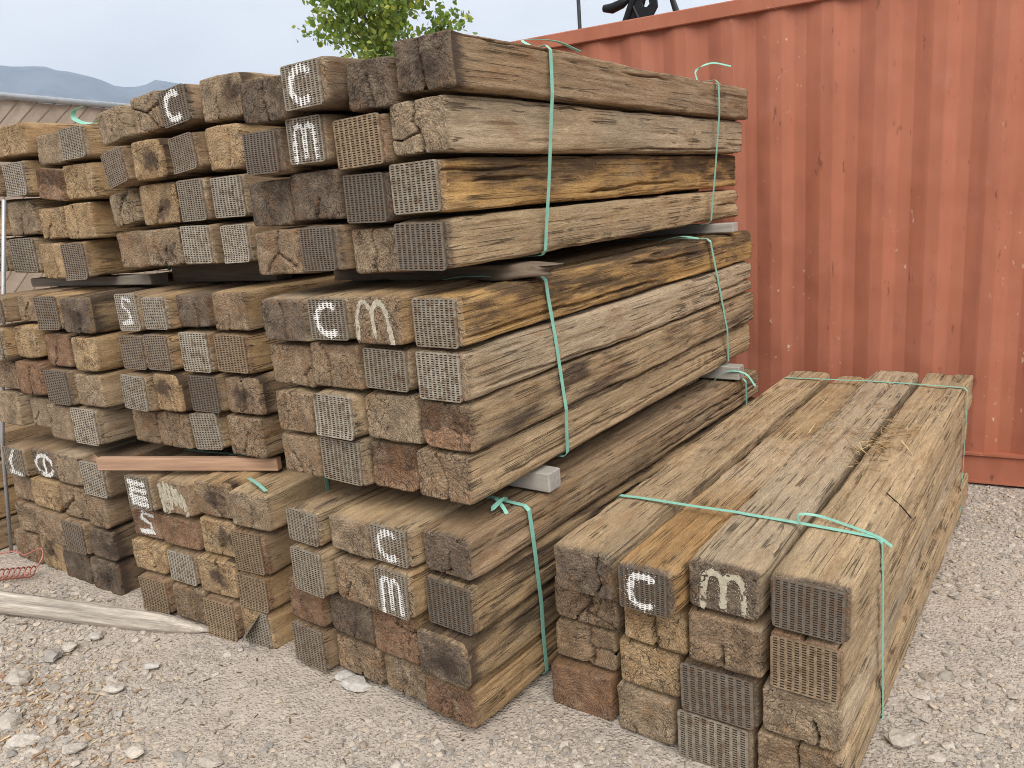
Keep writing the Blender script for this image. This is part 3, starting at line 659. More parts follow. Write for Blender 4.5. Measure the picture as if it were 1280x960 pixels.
ROWN = ['top layer', 'second layer', 'third layer', 'bottom layer']
COLN = ['leftmost', 'second from left', 'third from left', 'rightmost']
BNAME = {'R': 'front right bundle', 'D1': "bundle at photo's left edge"}
for s_, nme in (('A', "right stack's"), ('B', "middle stack's"), ('C', "left stack's")):
    for k, lv in (('1', 'bottom'), ('2', 'middle'), ('3', 'top')): BNAME[s_+k] = f'{nme} {lv} bundle'
TW = {'d': 'dark', 'b': 'brown', 'g': 'grey-brown', 'o': 'ochre', 'r': 'reddish'}
MARKW = {'C': 'white C', 'm': 'white M', 'M': 'white M', 'S': 'white S mark', 'E': 'white blotch', 'W': 'white patch', 'L': 'white mark', 'B': 'white loop'}
seed = 100
RECTS = {}
for b in TIES:
    for r in range(4):
        toks = LOOK[b][r].split(); ncol = len(TIES[b][r])
        for c in range(ncol):
            seed += 1
            s, xc, wd, z0, hh = [v/1000 for v in TIES[b][r][c]]
            tk = toks[c]; mark = None
            a, sd = tk.split('/')
            if ':' in sd: sd, mark = sd.split(':')
            if ':' in a: a, mark = a.split(':')
            plate = a[0] == 'P'; peeled = 'Q' in a
            if plate: pt = a[1]; tone = pt if pt in TONE else 'g'
            else: tone = a[0]
            crack = next((int(q) for q in a if q.isdigit()), 0)
            hi = (b[0] == 'A' and c == 3) or (b == 'R' and (r == 0 or c == 3))
            L = 2.59+random.uniform(-.02, .02)
            me, surf = tie_mesh(wd, hh, L, seed, hi, TONE[tone], SIDE[sd], sd, crack, plate or peeled, 't' in a[1:], 'h' in a, CRK.get((b, r, c)))
            o = link('railway_tie', me)
            s += (0 if (c == 3 or mark) else random.uniform(-.014, .010))
            o.location = bworld(b, xc, s, z0)
            roll = ROLLS.get((b, r, c), random.uniform(-.012, .012))
            if roll < -.05 or roll > .05: o.location.z += .012
            o.rotation_euler = (random.uniform(-.0015, .0015), roll, BUN[b][2]+random.uniform(-.005, .005))
            RECTS.setdefault(b, []).append((xc-wd/2, xc+wd/2, z0, z0+hh))
            desc = f"{TW[tone]} tie"
            if plate and mark: desc += f" with plate and {MARKW[mark]}"
            elif mark: desc += f" with {MARKW[mark]} on end"
            elif peeled: desc += " with peeled end plate"
            elif plate: desc += " with slotted end plate"
            elif crack == 2: desc += " with cracked end"
            elif 't' in a[1:]: desc += " with tarred end"
            pos = COLN[c] if ncol == 4 else None
            tag(o, f"{desc}, {ROWN[r]}"+(f", {pos}" if pos else '')+f", {BNAME[b]}", 'railway tie', 'railway ties strapped in bundles')
            pl = None
            if plate or peeled:
                rs = np.random.default_rng(seed+5000)
                pw, ph = wd-rs.uniform(.022, .045), hh-rs.uniform(.008, .022)
                ox, oz = rs.uniform(-.008, .003), hh/2+rs.uniform(-.004, .004); yy = -.0085
                p = link('end_plate', PLM[3 if peeled else (0 if mark else rs.integers(3))], o, (ox, yy, oz), (0, rs.uniform(-.02, .02), 0))
                p.scale = (pw, 1, ph)
                pc = PLATE['l' if peeled else a[1]]; k = rs.uniform(.85, 1.15); p.color = (pc[0]*k, pc[1]*k, pc[2]*k, 1)
                pl = (ox, oz, pw, ph, yy)
            if mark: mark_object(mark, o, wd, hh, pl, surf, seed)
# ---------------------------------------------------------------- shipping container
CY0, CT = 5.02, .0889
def container():
    th = math.atan(CT); H = 2.814; X0, X1 = -4.75, 7.44/1.0-6.0
    L = 6.06
    e = bpy.data.objects.new('shipping_container', None); COL.objects.link(e)
    e.location = (-4.55, CY0+CT*-4.55, 0); e.rotation_euler = (0, 0, th)
    tag(e, 'red-brown corrugated steel shipping container standing behind the tie bundles', 'container')
    m = MT['container']; W = 2.44
    def corr(name, ln, T, z0, z1, off=.0):
        prof = []; x = .12; p = .278; dd = .025
        prof.append((0.06, 0)); 
        while x+p < ln-.1:
            prof += [(x+p*k, dd*v) for k, v in ((0, .04), (.02, 0), (.24, 0), (.26, .04), (.28, .12), (.45, .88), (.47, .96), (.49, 1), (.71, 1), (.73, .96), (.75, .88), (.97, .12))]; x += p
        prof.append((ln-.06, 0))
        V = []; F = []
        zs = np.linspace(z0, z1, 9)
        for px, py in prof:
            for z in zs: V.append(tuple(T @ Vector((px, py+off+.003*float(noise(px*1.3, z*1.1, 0, 9)), z))))
        nz = len(zs)
        for i in range(len(prof)-1):
            for j in range(nz-1): F.append((i*nz+j, (i+1)*nz+j, (i+1)*nz+j+1, i*nz+j+1))
        return link(name, mesh(name, V, [np.array(F)], m, False), e)
    I = Matrix.Identity(4)
    corr('side_panel', L, I, .175, H-.085, .022)
    corr('side_panel', L, Matrix.Translation((L, W, 0)) @ Matrix.Rotation(math.pi, 4, 'Z'), .175, H-.085, .022)
    corr('end_panel', W, Matrix.Translation((L, 0, 0)) @ Matrix.Rotation(math.pi/2, 4, 'Z'), .175, H-.085, .022)
    b = MB(); b.box(.07, L-.07, 0.0, .06, H-.09, H-.004, .006); b.build('top_rail', m, e)
    b = MB(); b.box(.07, L-.07, W-.06, W, H-.09, H-.004, .006); b.build('top_rail', m, e)
    for y0, sgn in ((0.0, 1), (W, -1)):
        b = MB(); ya, yb = sorted((y0, y0+sgn*.05)); b.box(.07, L-.07, ya+.004, yb, .012, .178, 0)
        ya, yb = sorted((y0-sgn*.012, y0+sgn*.06)); b.box(.07, L-.07, ya, yb, .168, .180, 0); b.box(.07, L-.07, ya, yb, .004, .016, 0)
        b.build('bottom_rail', m, e)
    for x0 in (0, L-.12):
        for y0 in (0, W-.12):
            b = MB(); b.box(x0, x0+.12, y0, y0+.12, 0.12, H-.12, .008); b.build('corner_post', m, e)
            for z0 in (0, H-.12):
                b = MB(); b.box(x0-.005, x0+.13, y0-.005, y0+.13, z0, z0+.118, .01); b.build('corner_casting', m, e)
    V = []; F = []
    for i, x in enumerate(np.linspace(.07, L-.07, 60)):
        zz = H-.03-(.02 if i % 2 else 0)
        V += [(x, .05, zz), (x, W-.05, zz)]
        if i: F.append((2*i-2, 2*i, 2*i+1, 2*i-1))
    link('roof_panel', mesh('roof_panel', V, [np.array(F)], m, False), e)
    b = MB(); b.box(.1, L-.1, .06, W-.06, .13, .16); b.build('floor_frame', m, e)
    # doors at the far left end
    for k, (ya, yb) in enumerate(((.13, W/2-.01), (W/2+.01, W-.13))):
        b = MB(); b.box(-.02, .03, ya, yb, .15, H-.12, .008); d = b.build('door', m, e)
        b = MB(); yc = (ya+yb)/2; b.tube([(-.05, yc, .1), (-.05, yc, H-.1)], .017); b.build('lock_rod', MT['steel'], d)
    return e
container()

# things standing on the container's roof
b = MB(); b.tube([(-2.572, 4.86, 2.775), (-2.572, 4.86, 4.3)], .0125, 8); b.tube([(-2.572, 4.86, 2.772), (-2.572, 4.86, 2.79)], .05, 10)
tag(b.build('slim_post', MT['darkgrey']), 'slim dark post standing upright on container roof near the tree', 'post')
fr = bpy.data.objects.new('machine_frame', None); COL.objects.link(fr); fr.location = (-2.30, 4.97, 2.775)
tag(fr, 'black steel machine frame with splayed legs standing on container roof', 'machine')
def leg(a, c, r, nm='leg'): bb = MB(); bb.tube([a, c], r, 8); return bb.build(nm, MT['black'], fr)
leg((-.03, 0, 0), (.16, .02, .42), .021); leg((.02, .09, 0), (.20, .04, .42), .016); leg((.10, .0, .03), (.02, .02, .20), .012, 'brace'); leg((.34, .02, 0), (.22, .03, .42), .013)
bb = MB()
ring = [(.02, .05), (.16, .04), (.21, .11), (.20, .22), (.10, .24), (.04, .16)]; cen = (.135, .145); n6 = len(ring); V = []
for yv in (.01, .03):
    for x, z in ring: V.append((x, yv, z))
    for k in range(n6):
        an = math.atan2(ring[k][1]-cen[1], ring[k][0]-cen[0]); V.append((cen[0]+.028*math.cos(an), yv, cen[1]+.028*math.sin(an)))
F = []
for k in range(n6):
    j = (k+1) % n6; F += [(k, j, n6+j, n6+k), (12+j, 12+k, 12+n6+k, 12+n6+j), (k, 12+k, 12+j, j), (n6+k, n6+j, 12+n6+j, 12+n6+k)]
bb.add(V, F); bb.build('gusset_plate', MT['black'], fr)
bb = MB(); bb.tube([(-.16, .02, .165), (-.10, .02, .155), (-.03, .02, .17), (.04, .02, .20)], [.022, .032, .03, .012], 10); bb.build('hose_end', MT['black'], fr, True)
bb = MB(); bb.box(-.1, .36, -.02, .12, .40, .46, .01); bb.build('cross_beam', MT['black'], fr)
b = MB(); b.tube([(-1.945, 5.02, 2.775), (-2.03, 5.03, 2.99)], .010, 8); b.tube([(-1.945, 5.02, 2.774), (-1.945, 5.02, 2.785)], .03, 8)
tag(b.build('leaning_rod', MT['darkgrey']), 'thin grey rod leaning on container roof right of black machine frame', 'rod')

# ---------------------------------------------------------------- spacers between the bundles
def spacer(name, bl, bu, y, xa, xb, wdt, label, mat='lumber_grey', bev=.004, grp='timber spacers between bundles'):
    """a timber lying across bundle bl, carrying bundle bu; y along the ties, xa..xb across"""
    top = BUN[bl][3]+max(q[3] for q in RECTS[bl]); bot = BUN[bu][3]+min(q[2] for q in RECTS[bu])
    h = max(.03, bot-top-.001); bb = MB(); bb.box(xa, xb, -wdt/2, wdt/2, 0, h, bev)
    p = bworld(bl, 0, y, 0); o = bb.build(name, MT[mat], loc=(p.x, p.y, top+.0005), rot=(0, 0, BUN[bu][2]))
    return tag(o, label, 'timber', grp)
spacer('spacer_timber', 'A1', 'A2', .47, -.93, .040, .080, 'pale grey spacer block beneath front of right stack\'s middle bundle')
spacer('spacer_timber', 'A1', 'A2', 2.28, -.93, .02, .08, 'grey spacer block beneath rear of right stack\'s middle bundle')
spacer('spacer_timber', 'A2', 'A3', 2.33, -.93, .012, .08, 'grey spacer block beneath rear of right stack\'s top bundle')
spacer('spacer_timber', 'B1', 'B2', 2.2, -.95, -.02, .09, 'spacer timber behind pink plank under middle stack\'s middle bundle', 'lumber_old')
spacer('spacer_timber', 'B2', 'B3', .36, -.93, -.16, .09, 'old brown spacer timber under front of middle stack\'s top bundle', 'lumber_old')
spacer('spacer_timber', 'B2', 'B3', 2.2, -.93, .0, .09, 'spacer timber under rear of middle stack\'s top bundle')
spacer('spacer_timber', 'C2', 'C3', .34, -.98, .10, .10, 'dun spacer board under front of left stack\'s top bundle', 'lumber_dun')
spacer('spacer_timber', 'C2', 'C3', 2.2, -.98, .0, .09, 'spacer timber under rear of left stack\'s top bundle')
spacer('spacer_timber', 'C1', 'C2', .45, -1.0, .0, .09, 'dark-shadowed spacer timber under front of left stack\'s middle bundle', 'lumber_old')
spacer('spacer_timber', 'C1', 'C2', 2.2, -1.0, .0, .09, 'spacer timber under rear of left stack\'s middle bundle')
# the splintered old board under the top right bundle
def splintered(name, w_, h_, L_, mat, sd, rag=.05):
    n = 40; m_ = 16; V = []
    for i in range(n):
        t = i/(n-1)
        for k in range(m_):
            a = 2*math.pi*k/m_; cx, cz = math.cos(a), math.sin(a); q = max(abs(cx), abs(cz)); x = cx/q*w_/2; z = cz/q*h_/2
            j = 1+.16*float(noise(t*14, k*.9, 0, sd)); ex = rag*float(noise(k*.8, 3, 1, sd))*(1 if t > .9 else 0)*((t-.9)/.1)
            sh = 1-.35*max(0, (t-.9)/.1)
            V.append((t*L_+ex, x*j*sh, z*j*sh))
    F = [(i*m_+k, i*m_+(k+1) % m_, (i+1)*m_+(k+1) % m_, (i+1)*m_+k) for i in range(n-1) for k in range(m_)]
    return mesh(name, V, [np.array(F), np.arange(m_-1, -1, -1)[None], (np.arange(m_)+(n-1)*m_)[None]], mat, True)
top = BUN['A2'][3]+max(q[3] for q in RECTS['A2']); p = bworld('A2', -.93, .42, 0)
o = link('splintered_board', splintered('splintered_board', .13, .048, 1.0, MT['lumber_old'], 5), loc=(p.x, p.y, top+.022), rot=(0, 0, BUN['A3'][2]-.02))
tag(o, 'splintered dark board squeezed under front of right stack\'s top bundle', 'board')
# pink plank between middle stack's bottom and middle bundles
top = BUN['B1'][3]+max(q[3] for q in RECTS['B1'])
bb = MB(); bb.box(0, .92, -.019, .019, 0, .058, .003)
p = bworld('B1', -.99, -.05, 0)
o = bb.build('pine_plank', MT['lumber_red'], loc=(p.x, p.y, top+.002), rot=(0, .0, .36))
tag(o, 'pink-brown sawn plank sticking out under middle stack\'s middle bundle', 'plank')
for q in range(5):
    v = MB(); v.tube([(-.0, -.02+q*.006, .05), (-.012-.004*q, -.035+.01*q, .062+.004*q)], [.0025, .0006], 5); v.build('splinter', MT['lumber_red'], o)

# ---------------------------------------------------------------- green straps
def hull(pts):
    pts = sorted(set(pts)); lo = []; up = []
    for P, it in ((lo, pts), (up, pts[::-1])):
        for p in it:
            while len(P) >= 2 and (P[-1][0]-P[-2][0])*(p[1]-P[-2][1])-(P[-1][1]-P[-2][1])*(p[0]-P[-2][0]) <= 0: P.pop()
            P.append(p)
    return lo[:-1]+up[:-1]
def strap(b, yt, yb, label, wd=.019, tails=(), skew=0.0):
    e = bpy.data.objects.new('green_strap', None); COL.objects.link(e); e.location = bworld(b, -.45, yt, 0); e.rotation_euler = (0, 0, BUN[b][2])
    pts = []
    for x0, x1, z0, z1 in RECTS[b]:
        k = .012
        pts += [(x0-.004, z0+k), (x0+k, z0-.004), (x1-k, z0-.004), (x1+.004, z0+k), (x1+.004, z1-k), (x1-k, z1+.004), (x0+k, z1+.004), (x0-.004, z1-k)]
    H = hull([(round(x, 4), round(z, 4)) for x, z in pts]); Hm = max(z for _, z in H)
    P = []
    for i in range(len(H)):
        a, c = H[i], H[(i+1) % len(H)]; n = max(1, int(math.hypot(a[0]-c[0], a[1]-c[1])/.06))
        for k in range(n):
            t = k/n; x, z = a[0]+(c[0]-a[0])*t, a[1]+(c[1]-a[1])*t
            if BUN[b][3] < .1: z = max(z, .004)
            P.append((x+.45, (yb-yt)*(1-z/Hm)+skew*(x+.45)+.002*math.sin(i*1.7+k), z))
    m = MB(); m.ribbon(P, Vector((0, 1, 0)), wd, .0014, True); m.build('band', MT['strap'], e)
    for t in tails:
        m = MB(); pp = [Vector(q)+Vector((.45, -yt, 0)) for q in t[0]]; m.ribbon(pp, Vector(t[1]), t[2] if len(t) > 2 else wd, .0014); m.build('loose_tail', MT['strap'], e)
    tag(e, label, 'strap', 'green plastic straps round the bundles')
def curve(pts, n=8):
    out_ = []; P = [Vector(p) for p in pts]; P = [P[0]*2-P[1]]+P+[P[-1]*2-P[-2]]
    for i in range(1, len(P)-2):
        for k in range(n):
            t = k/n; out_.append(.5*((2*P[i])+(P[i+1]-P[i-1])*t+(2*P[i-1]-5*P[i]+4*P[i+1]-P[i+2])*t*t+(3*P[i]-P[i-1]-3*P[i+1]+P[i+2])*t**3))
    out_.append(P[-2]); return out_
RT = max(q[3] for q in RECTS['R'])
strap('R', .36, .50, 'front green strap with loose tail round the front right bundle', .018,
      [(curve([(-.20, .345, RT+.006), (-.215, .385, RT+.020), (-.16, .41, RT+.016), (-.06, .385, RT+.010), (.03, .345, RT+.008), (.075, .32, RT-.004)]), (.25, .6, .9), .008)], -.02)
strap('R', 2.30, 2.34, 'rear green strap round the front right bundle by the container', .016, [], -.03)
A3T = max(q[3] for q in RECTS['A3']); A2T = max(q[3] for q in RECTS['A2']); A1T = max(q[3] for q in RECTS['A1'])
strap('A3', .53, .52, "front green strap round right stack's top bundle", .019,
      [(curve([(-.02, .50, A3T+.004), (-.10, .58, A3T+.045), (-.06, .72, A3T+.05), (-.0, .80, A3T+.012)]), (1, .2, 0), .010)])
strap('A3', 2.09, 2.13, "rear green strap with curled end round right stack's top bundle", .018,
      [(curve([(-.03, 1.98, A3T+.003), (-.04, 2.0, A3T+.05), (-.0, 2.10, A3T+.085), (.06, 2.20, A3T+.07)]), (.3, 1, .4), .009)])
strap('A2', .46, .57, "front green strap round right stack's middle bundle", .019,
      [(curve([(-.30, .30, A2T+.004), (-.22, .33, A2T+.012), (-.14, .36, A2T+.008), (-.06, .40, A2T+.004)]), (.6, 1, 0), .022)])
strap('A2', 1.95, 2.24, "rear green strap round right stack's middle bundle", .018,
      [(curve([(-.16, 1.80, A2T+.004), (-.08, 1.83, A2T+.020), (.0, 1.86, A2T+.006)]), (.4, 1, 0), .026)])
strap('A1', .31, .40, "front green strap knotted round right stack's bottom bundle", .02,
      [(curve([(-.12, .30, A1T+.002), (-.07, .26, A1T+.025), (-.02, .24, A1T+.004), (.012, .23, A1T-.03)]), (.4, 1, .2), .014), (curve([(-.06, .31, A1T+.002), (-.03, .25, A1T+.03), (-.05, .21, A1T+.006), (-.07, .26, A1T+.004)]), (.2, .5, 1), .016)])
strap('A1', 2.31, 2.36, "rear green strap with sprung loop round right stack's bottom bundle", .018,
      [(curve([(-.10, 2.2, A1T+.002), (-.04, 2.22, A1T+.05), (.05, 2.25, A1T+.04), (.10, 2.27, A1T-.03)]), (.4, 1, .2), .012)])
B1T = max(q[3] for q in RECTS['B1'])
strap('B1', .33, .34, "green strap end showing beside pink plank, middle stack's bottom bundle", .019,
      [(curve([(-.16, .10, B1T+.006), (-.06, .06, B1T+.006), (.02, .03, B1T-.004)]), (.3, 1, 0), .016)])
C3T = max(q[3] for q in RECTS['C3'])
strap('C3', .42, .42, "green strap with curled loop round left stack's top bundle", .019,
      [(curve([(-.10, .12, .80), (-.15, .11, .785), (-.16, .11, .755), (-.11, .12, .728), (-.05, .13, .722), (.0, .14, .735)]), (.5, 1, .35), .022)])

# ---------------------------------------------------------------- leaning pole, log, hose at the left
b = MB(); b.tube([(-4.958, 1.905, -.01), (-4.74, 1.905, .7), (-4.275, 1.973, 1.985)], .0105, 10); tag(b.build('steel_rod', MT['steel'], smooth=True), "thin grey steel rod standing before the left stack at photo's left edge", 'rod')
def log():
    A = Vector((-4.62, 1.38, .07)); B_ = Vector((-3.03, 1.865, .025)); n = 60; m_ = 48; V = []; D = (B_-A); L_ = D.length
    for i in range(n):
        t = i/(n-1); r = .062-.016*t
        if t > .82: r *= max(.10, 1-((t-.82)/.18)**1.7*.9)
        for k in range(m_):
            a = 2*math.pi*k/m_; rr = r*(1+.06*float(noise(t*5, math.cos(a)*1.4, math.sin(a)*1.4, 3))+.05*float(noise(t*3, math.cos(a)*6, math.sin(a)*6, 4))-.16*max(0., 1-abs(math.atan2(math.sin(a-.9-.3*t), math.cos(a-.9-.3*t)))/.16)-.12*max(0., 1-abs(math.atan2(math.sin(a-2.6+.2*t), math.cos(a-2.6+.2*t)))/.16))
            if math.sin(a) > .6: rr *= .9
            y = rr*math.cos(a); z = rr*math.sin(a)
            if t > .85: z -= (t-.85)/.15*.018; y += .01*(t-.85)/.15
            jag = (.03*float(noise(k*.7, 1, 2, 5)) if i == n-1 else 0)
            V.append((t*L_+jag, y+.010*math.sin(t*4), z-.008*math.sin(t*3.1)))
    F = [(i*m_+k, i*m_+(k+1) % m_, (i+1)*m_+(k+1) % m_, (i+1)*m_+k) for i in range(n-1) for k in range(m_)]
    me = mesh('log', V, [np.array(F), np.arange(m_-1, -1, -1)[None], (np.arange(m_)+(n-1)*m_)[None]], MT['log'], True)
    o = link('weathered_log', me, loc=A); o.rotation_euler = (0, math.asin((A.z-B_.z)/L_), math.atan2(D.y, D.x))
    tag(o, 'bleached broken log lying on the gravel before the left stack', 'log')
log()
e = bpy.data.objects.new('coiled_hose', None); COL.objects.link(e); e.location = (-4.68, 1.55, .0); tag(e, 'red coiled air hose lying on the gravel beside the log', 'hose')
b = MB(); P = []; A = Vector((.235, .245, .035)); Bv = Vector((-.55, -.33, .035)); nt_ = 34; D = Bv-A; dn = D.normalized(); sd = Vector((-dn.y, dn.x, 0))
for i in range(nt_*9+1):
    t = i/(nt_*9); an = 2*math.pi*i/9; P.append(A+D*t+sd*(.042*math.cos(an))+Vector((0, 0, .026*math.sin(an))))
b.tube(P, .0042, 6); b.build('coil', MT['hose'], e, True)
b = MB(); b.tube(curve([A, (.24, .30, .10), (.16, .33, .12), (.04, .30, .07), (-.06, .31, .06), (-.16, .30, .05), (-.35, .16, .02), (-.6, .1, .01)]), .0042, 6); b.build('hose_tail', MT['hose'], e, True)

# ---------------------------------------------------------------- screened fence behind the left stack
f0 = Vector((-7.55, .8, 0)); f1 = Vector((-8.95, 8.6, 0)); fd = (f1-f0); fl = fd.length; FH = 3.08
e = bpy.data.objects.new('screened_fence', None); COL.objects.link(e); e.location = f0; e.rotation_euler = (0, 0, math.atan2(fd.y, fd.x)); tag(e, 'tall wire fence with tan screen and pale top rail behind left stack', 'fence')
b = MB(); b.tube([(0, 0, FH), (fl, 0, FH)], .033, 10); b.build('top_rail', MT['steel'], e, True)
for k in range(4):
    b = MB(); b.tube([(fl*k/3, .06, 0), (fl*k/3, .06, FH-.04)], .03, 8); b.build('post', MT['steel'], e, True)
V = []; F = []; nx_ = 60
for i in range(nx_+1):
    for z in (.03, FH/2, FH-.03): V.append((fl*i/nx_, .03+.012*math.sin(i*1.3+z), z))
for i in range(nx_):
    for j in range(2): F.append((i*3+j, i*3+3+j, i*3+4+j, i*3+1+j))
link('screen', mesh('screen', V, [np.array(F)], MT['tanfab'], True), e)
wv = 0
for k in range(-12, int(fl/.19)):
    x0 = k*.19; x1 = x0+2.2; z0 = .9; z1 = FH
    xa, za = max(x0, 0), z0+(max(x0, 0)-x0); xb, zb = min(x1, fl), z0+(min(x1, fl)-x0)
    if xb-xa < .05: continue
    b = MB(); n = 8; b.tube([(xa+(xb-xa)*q/n, -.006+.004*math.sin(q*3), min(FH-.01, za+(zb-za)*q/n+.018*math.sin(q*2.6+k))) for q in range(n+1)], .007, 5); b.build('wire', MT['wire'], e, True)

# ---------------------------------------------------------------- tree behind the right stack
def tree():
    e = bpy.data.objects.new('leafy_tree', None); COL.objects.link(e); base = Vector((-7.5, 8.35, 0)); e.location = base; tag(e, 'green leafy tree rising behind the right stack', 'tree')
    rs = np.random.default_rng(4); b = MB(); b.tube(curve([(0, 0, -.05), (.05, .02, 1.4), (-.02, .0, 2.6), (.08, .03, 3.6), (.05, 0, 4.8), (.12, .05, 6.0)], 6), list(np.linspace(.085, .015, 31)), 8); tr = b.build('trunk', MT['bark'], e, True)
    tips = []
    side = Vector((math.cos(YAW+.2), math.sin(YAW+.2), 0)); dep = Vector((-side.y, side.x, 0))
    specs = []
    for k in range(30):
        z0 = rs.uniform(2.9, 5.3); an = rs.uniform(0, 2*math.pi); ln = rs.uniform(.5, .95)*(1.0 if z0 < 4.6 else .8); specs.append((z0, an, ln, rs.uniform(.35, 1.0)))
    for z0, an, ln, rise in specs:
        d = side*math.cos(an)+dep*math.sin(an); p0 = Vector((.05, .02, z0)); p1 = p0+d*ln*.5+Vector((0, 0, ln*rise*.45)); p2 = p0+d*ln+Vector((0, 0, ln*rise*.8))
        b = MB(); c = curve([p0, p1, p2], 5); b.tube(c, list(np.linspace(.017, .004, len(c))), 6); b.build('branch', MT['bark'], tr, True)
        tips += [c[i] for i in range(3, len(c))]
        for q in range(3):
            s0 = c[rs.integers(4, len(c))]; dd = Vector(rs.normal(0, 1, 3)); dd.z = abs(dd.z)*.4; t1 = s0+dd.normalized()*rs.uniform(.2, .45); tips += [s0.lerp(t1, .6), t1]
    # the sprig on the right
    p0 = Vector((.1, .03, 3.55)); sp = curve([p0, p0+side*.5+Vector((0, 0, .25)), p0+side*1.0+Vector((0, 0, .62))], 6); b = MB(); b.tube(sp, list(np.linspace(.014, .003, len(sp))), 6); b.build('branch', MT['bark'], tr, True); tips += sp[5:]+sp[7:]+[q+side*.06+Vector((0, 0, -.08)) for q in sp[7:]]
    tips = np.array([list(t) for t in tips]); N = 7800; tp = tips[rs.integers(0, len(tips), N)]+rs.normal(0, 1, (N, 3))*np.array([.115, .115, .10])
    a1 = rs.normal(0, 1, (N, 3)); a1 /= np.linalg.norm(a1, axis=1)[:, None]; a2 = np.cross(a1, rs.normal(0, 1, (N, 3))); a2 /= np.linalg.norm(a2, axis=1)[:, None]
    s = rs.uniform(.030, .052, (N, 1)); nn = np.cross(a1, a2)
    shape = [(-1, 0, 0), (-.35, .62, .16), (.35, .55, .12), (1.15, 0, -.1), (.35, -.55, .12), (-.35, -.62, .16)]
    V = np.stack([tp+s*(u*a1+v*a2+k*nn) for u, v, k in shape], 1).reshape(-1, 3)
    i0 = np.arange(N)[:, None]*6; F = np.concatenate([i0+np.array([[0, 1, 2, 3]]), i0+np.array([[0, 3, 4, 5]])])
    k = rs.uniform(.65, 1.35, (N, 1)); yel = (rs.random((N, 1)) < .22)+.35*(noise(tp[:, :1]*3, tp[:, 1:2]*3, tp[:, 2:]*3, 3) > .2)
    col = np.concatenate([(.17+.13*yel)*k, (.24+.09*yel)*k, (.07+.012*yel)*k, np.ones((N, 1))], 1)
    link('crown', mesh('crown', V, [F], MT['leaf'], False, {'tint': np.repeat(col, 6, 0)}), e)
tree()

# ---------------------------------------------------------------- loose stones, chips, straw
def ico():
    t = (1+5**.5)/2; v = np.array([(-1, t, 0), (1, t, 0), (-1, -t, 0), (1, -t, 0), (0, -1, t), (0, 1, t), (0, -1, -t), (0, 1, -t), (t, 0, -1), (t, 0, 1), (-t, 0, -1), (-t, 0, 1)], float); v /= np.linalg.norm(v[0])
    f = np.array([(0, 11, 5), (0, 5, 1), (0, 1, 7), (0, 7, 10), (0, 10, 11), (1, 5, 9), (5, 11, 4), (11, 10, 2), (10, 7, 6), (7, 1, 8), (3, 9, 4), (3, 4, 2), (3, 2, 6), (3, 6, 8), (3, 8, 9), (4, 9, 5), (2, 4, 11), (6, 2, 10), (8, 6, 7), (9, 8, 1)])
    return v, f
IV, IF = ico()
def footprint(x, y, m=.0):
    hit = np.zeros(len(x), bool)
    for b in ('A1', 'B1', 'C1', 'R', 'D1'):
        bx, by, yw, _ = BUN[b]; c, s = math.cos(yw), math.sin(yw); lx = c*(x-bx)+s*(y-by); ly = -s*(x-bx)+c*(y-by)
        x0 = min(q[0] for q in RECTS[b]); x1 = max(q[1] for q in RECTS[b]); hit |= (lx > x0-m) & (lx < x1+m) & (ly > -.05-m) & (ly < 2.6+m)
    return hit
def in_view(x, y, z=0.0, pad=.06):
    P = np.stack([x, y, np.zeros_like(x)+z-CAM_H], 1); d = P@np.array(fwd); u = P@np.array(r2)/d*988.9/640; v = P@np.array(u2)/d*988.9/480
    return (d > .2) & (np.abs(u) < 1+pad) & (np.abs(v) < 1+pad)
def scatter(n, rs, sz_fn, dens_fn):
    x = rs.uniform(-5.6, .9, n*12); y = rs.uniform(.5, 6.0, n*12)
    ok = in_view(x, y, 0, .4) & ~footprint(x, y) & (rs.random(len(x)) < dens_fn(x, y)) & (y < 4.9+.0889*x+.1)
    return x[ok][:n], y[ok][:n]
def blob(x, y, cx, cy, r): return np.exp(-((x-cx)**2+(y-cy)**2)/r**2)
def coarse(x, y):
    d = blob(x, y, -1.36, 1.78, .36)*2.2+blob(x, y, -1.25, 2.1, .3)*1.5+blob(x, y, -2.9, 1.0, .42)*.75+blob(x, y, -3.6, 1.2, .5)*.7+blob(x, y, -4.0, 1.75, .32)*1.2+blob(x, y, -.15, 4.3, .7)*.9+blob(x, y, -.1, 2.75, .3)*.5+blob(x, y, -1.75, 1.35, .3)*.5
    d += .5*sstep(.1, .5, fbm(x*2.2, y*2.2, 0, 55, 2))
    return np.clip(d, .0, 1)
